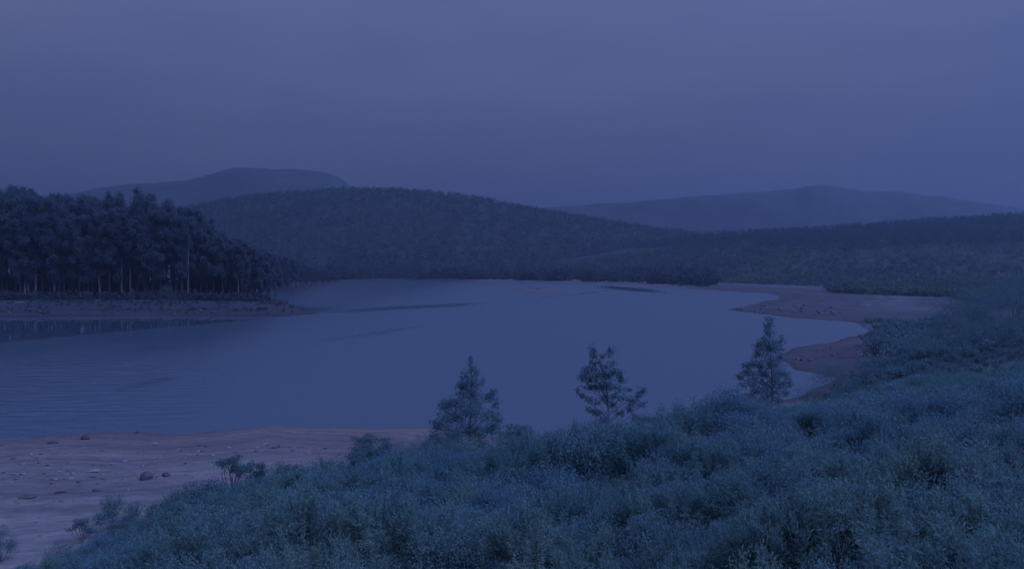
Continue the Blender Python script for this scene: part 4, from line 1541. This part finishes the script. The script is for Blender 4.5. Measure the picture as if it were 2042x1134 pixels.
# pebbles too small to pick out
PB, PF, off = [], [], 0
tv_ = np.array([(1, 0, -.3), (0, 1, -.3), (-1, 0, -.3), (0, -1, -.3), (.3, .2, .6), (-.3, -.2, .55)])
tf_ = np.array([(0, 1, 4), (1, 2, 4), (2, 5, 4), (2, 3, 5), (3, 0, 5), (0, 4, 5)])
R = np.random.default_rng(91)
xx, yy = R.uniform(-50, 6, 5200), R.uniform(36, 84, 5200)
z, d, sd = height(xx, yy)
ok = (d > 0.5) & (sd < 0) & (R.uniform(0, 1, 5200) < 0.35 + 0.9 * fbm(xx / 5, yy / 3, 66, 3))
for x, y, zz in zip(xx[ok], yy[ok], z[ok]):
    a_ = R.uniform(0, 6.28)
    r_ = R.uniform(0.03, 0.11)
    rot = np.array([[math.cos(a_), -math.sin(a_), 0], [math.sin(a_), math.cos(a_), 0], [0, 0, 1]])
    PB.append(tv_ * np.array([r_ * R.uniform(1, 1.9), r_, r_ * 0.55]) @ rot.T + np.array([x, y, zz + 0.01]))
    PF.append(tf_ + off)
    off += 6
tag(link('pebbles', mesh_np('pebbles', np.concatenate(PB), np.concatenate(PF)), M['pebble']), 'fine dull pebbles strewn over the near sand', 'pebbles', kind='stuff')


def log(px0, py0, px1, py1, r_, mt, label):
    a_, c_ = ground_hit(px0, py0), ground_hit(px1, py1)
    a_[2] += r_ * 0.6
    c_[2] += r_ * 0.6
    v_, q_ = tubes([(bend(a_ - a_, c_ - a_, 7, 0.15), np.linspace(r_, r_ * 0.55, 7))], 7)
    o = link('log', mesh_np('log', v_, q_, smooth=True), M[mt])
    o.location = a_
    tag(o, label, 'log', 'fallen trunks on the left bank')


log(28, 604, 58, 603, 0.2, 'dead_wood', 'pale fallen trunk on the bank at the left edge of the wood')
log(425, 592, 468, 590, 0.22, 'dead_wood', 'long pale fallen trunk on the bank near the point')
log(455, 597, 430, 599, 0.18, 'dead_wood', 'short fallen branch below the long trunk near the point')
# round pale bush between the trunks
R = np.random.default_rng(77)
g_ = ground_hit(334, 604)
st, lf_ = shrub('heath', 5.5, 5.5, 2600)
lf2 = lf_[0].reshape(-1, 4, 3)
c_ = lf2.mean(1, keepdims=True)
lf2 = ((lf2 - c_) * 5 + c_).reshape(-1, 3)
place('bush', two_part('bank_bush', st, (lf2, lf_[1], lf_[2]), M['stem'], M['slope_leaf']), g_, 0, 1.0, 'round pale bush on the bank left of the V of trunks', 'bush')

# low sandbar off the far shore
c0 = P(1066, 577)
th = np.linspace(0, 2 * math.pi, 49)[:-1]
V, rings = [(c0[0], c0[1], 0.75)], 7
for k in range(1, rings + 1):
    f_ = k / rings
    rad_ = 1 + 0.18 * np.sin(th * 3 + 1) + 0.10 * np.sin(th * 7)
    zz = 0.75 * (1 - f_ ** 2) - 0.35 * f_ ** 2 + 0.10 * np.sin(th * 5 + k * 1.7)
    V += list(zip(c0[0] + np.cos(th) * 17.5 * f_ * rad_, c0[1] + np.sin(th) * 9 * f_ * rad_, zz))
n = len(th)
tri = [(0, 1 + i, 1 + (i + 1) % n) for i in range(n)]
for k in range(rings - 1):
    for i in range(n):
        a_, b_, = 1 + k * n + i, 1 + k * n + (i + 1) % n
        tri += [(a_, a_ + n, b_ + n), (a_, b_ + n, b_)]
tag(link('sandbar', mesh_np('sandbar', V, tri, {'shore': np.full(len(V), 8.0), 'veg': np.zeros(len(V)), 'soil': np.zeros(len(V))}, smooth=True), gm), kind='structure')
for q in range(16):
    a_, f_ = rng.uniform(0, 6.28), rng.uniform(0.1, 0.8)
    o = link('stone', ROCKS['rock', rng.randrange(5)])
    o.location = (c0[0] + math.cos(a_) * 17 * f_, c0[1] + math.sin(a_) * 8 * f_, 0.75 * (1 - f_ ** 2) - 0.3 * f_ ** 2 + 0.1)
    w_ = rng.uniform(0.8, 2.0)
    o.scale = (w_ * 1.4, w_, w_ * 0.55)
    o.rotation_euler = (0, 0, rng.uniform(0, 6.28))
    tag(o, 'brown stone on the low sandbar out in the lake', 'stone', 'stones on the sandbar')

# ------------------------------------------------------------------ haze
hv = bpy.data.materials.new('haze_air')
hv.use_nodes = True
hn = hv.node_tree.nodes
hn.clear()
ho = hn.new('ShaderNodeOutputMaterial')
pv = hn.new('ShaderNodeVolumePrincipled')
pv.inputs['Color'].default_value = (0.215, 0.262, 0.318, 1)
pv.inputs['Density'].default_value = 0.00042
pv.inputs['Anisotropy'].default_value = 0.35
hv.node_tree.links.new(pv.outputs[0], ho.inputs['Volume'])
x0, x1, y0, y1, z0, z1 = -6500, 6500, -300, 6400, -4.5, 300
vb = [(x0, y0, z0), (x1, y0, z0), (x1, y1, z0), (x0, y1, z0), (x0, y0, z1), (x1, y0, z1), (x1, y1, z1), (x0, y1, z1)]
fb = [(0, 3, 2, 1), (4, 5, 6, 7), (0, 1, 5, 4), (1, 2, 6, 5), (2, 3, 7, 6), (3, 0, 4, 7)]
tag(link('haze', mesh_np('haze', vb, fb), hv), kind='stuff')
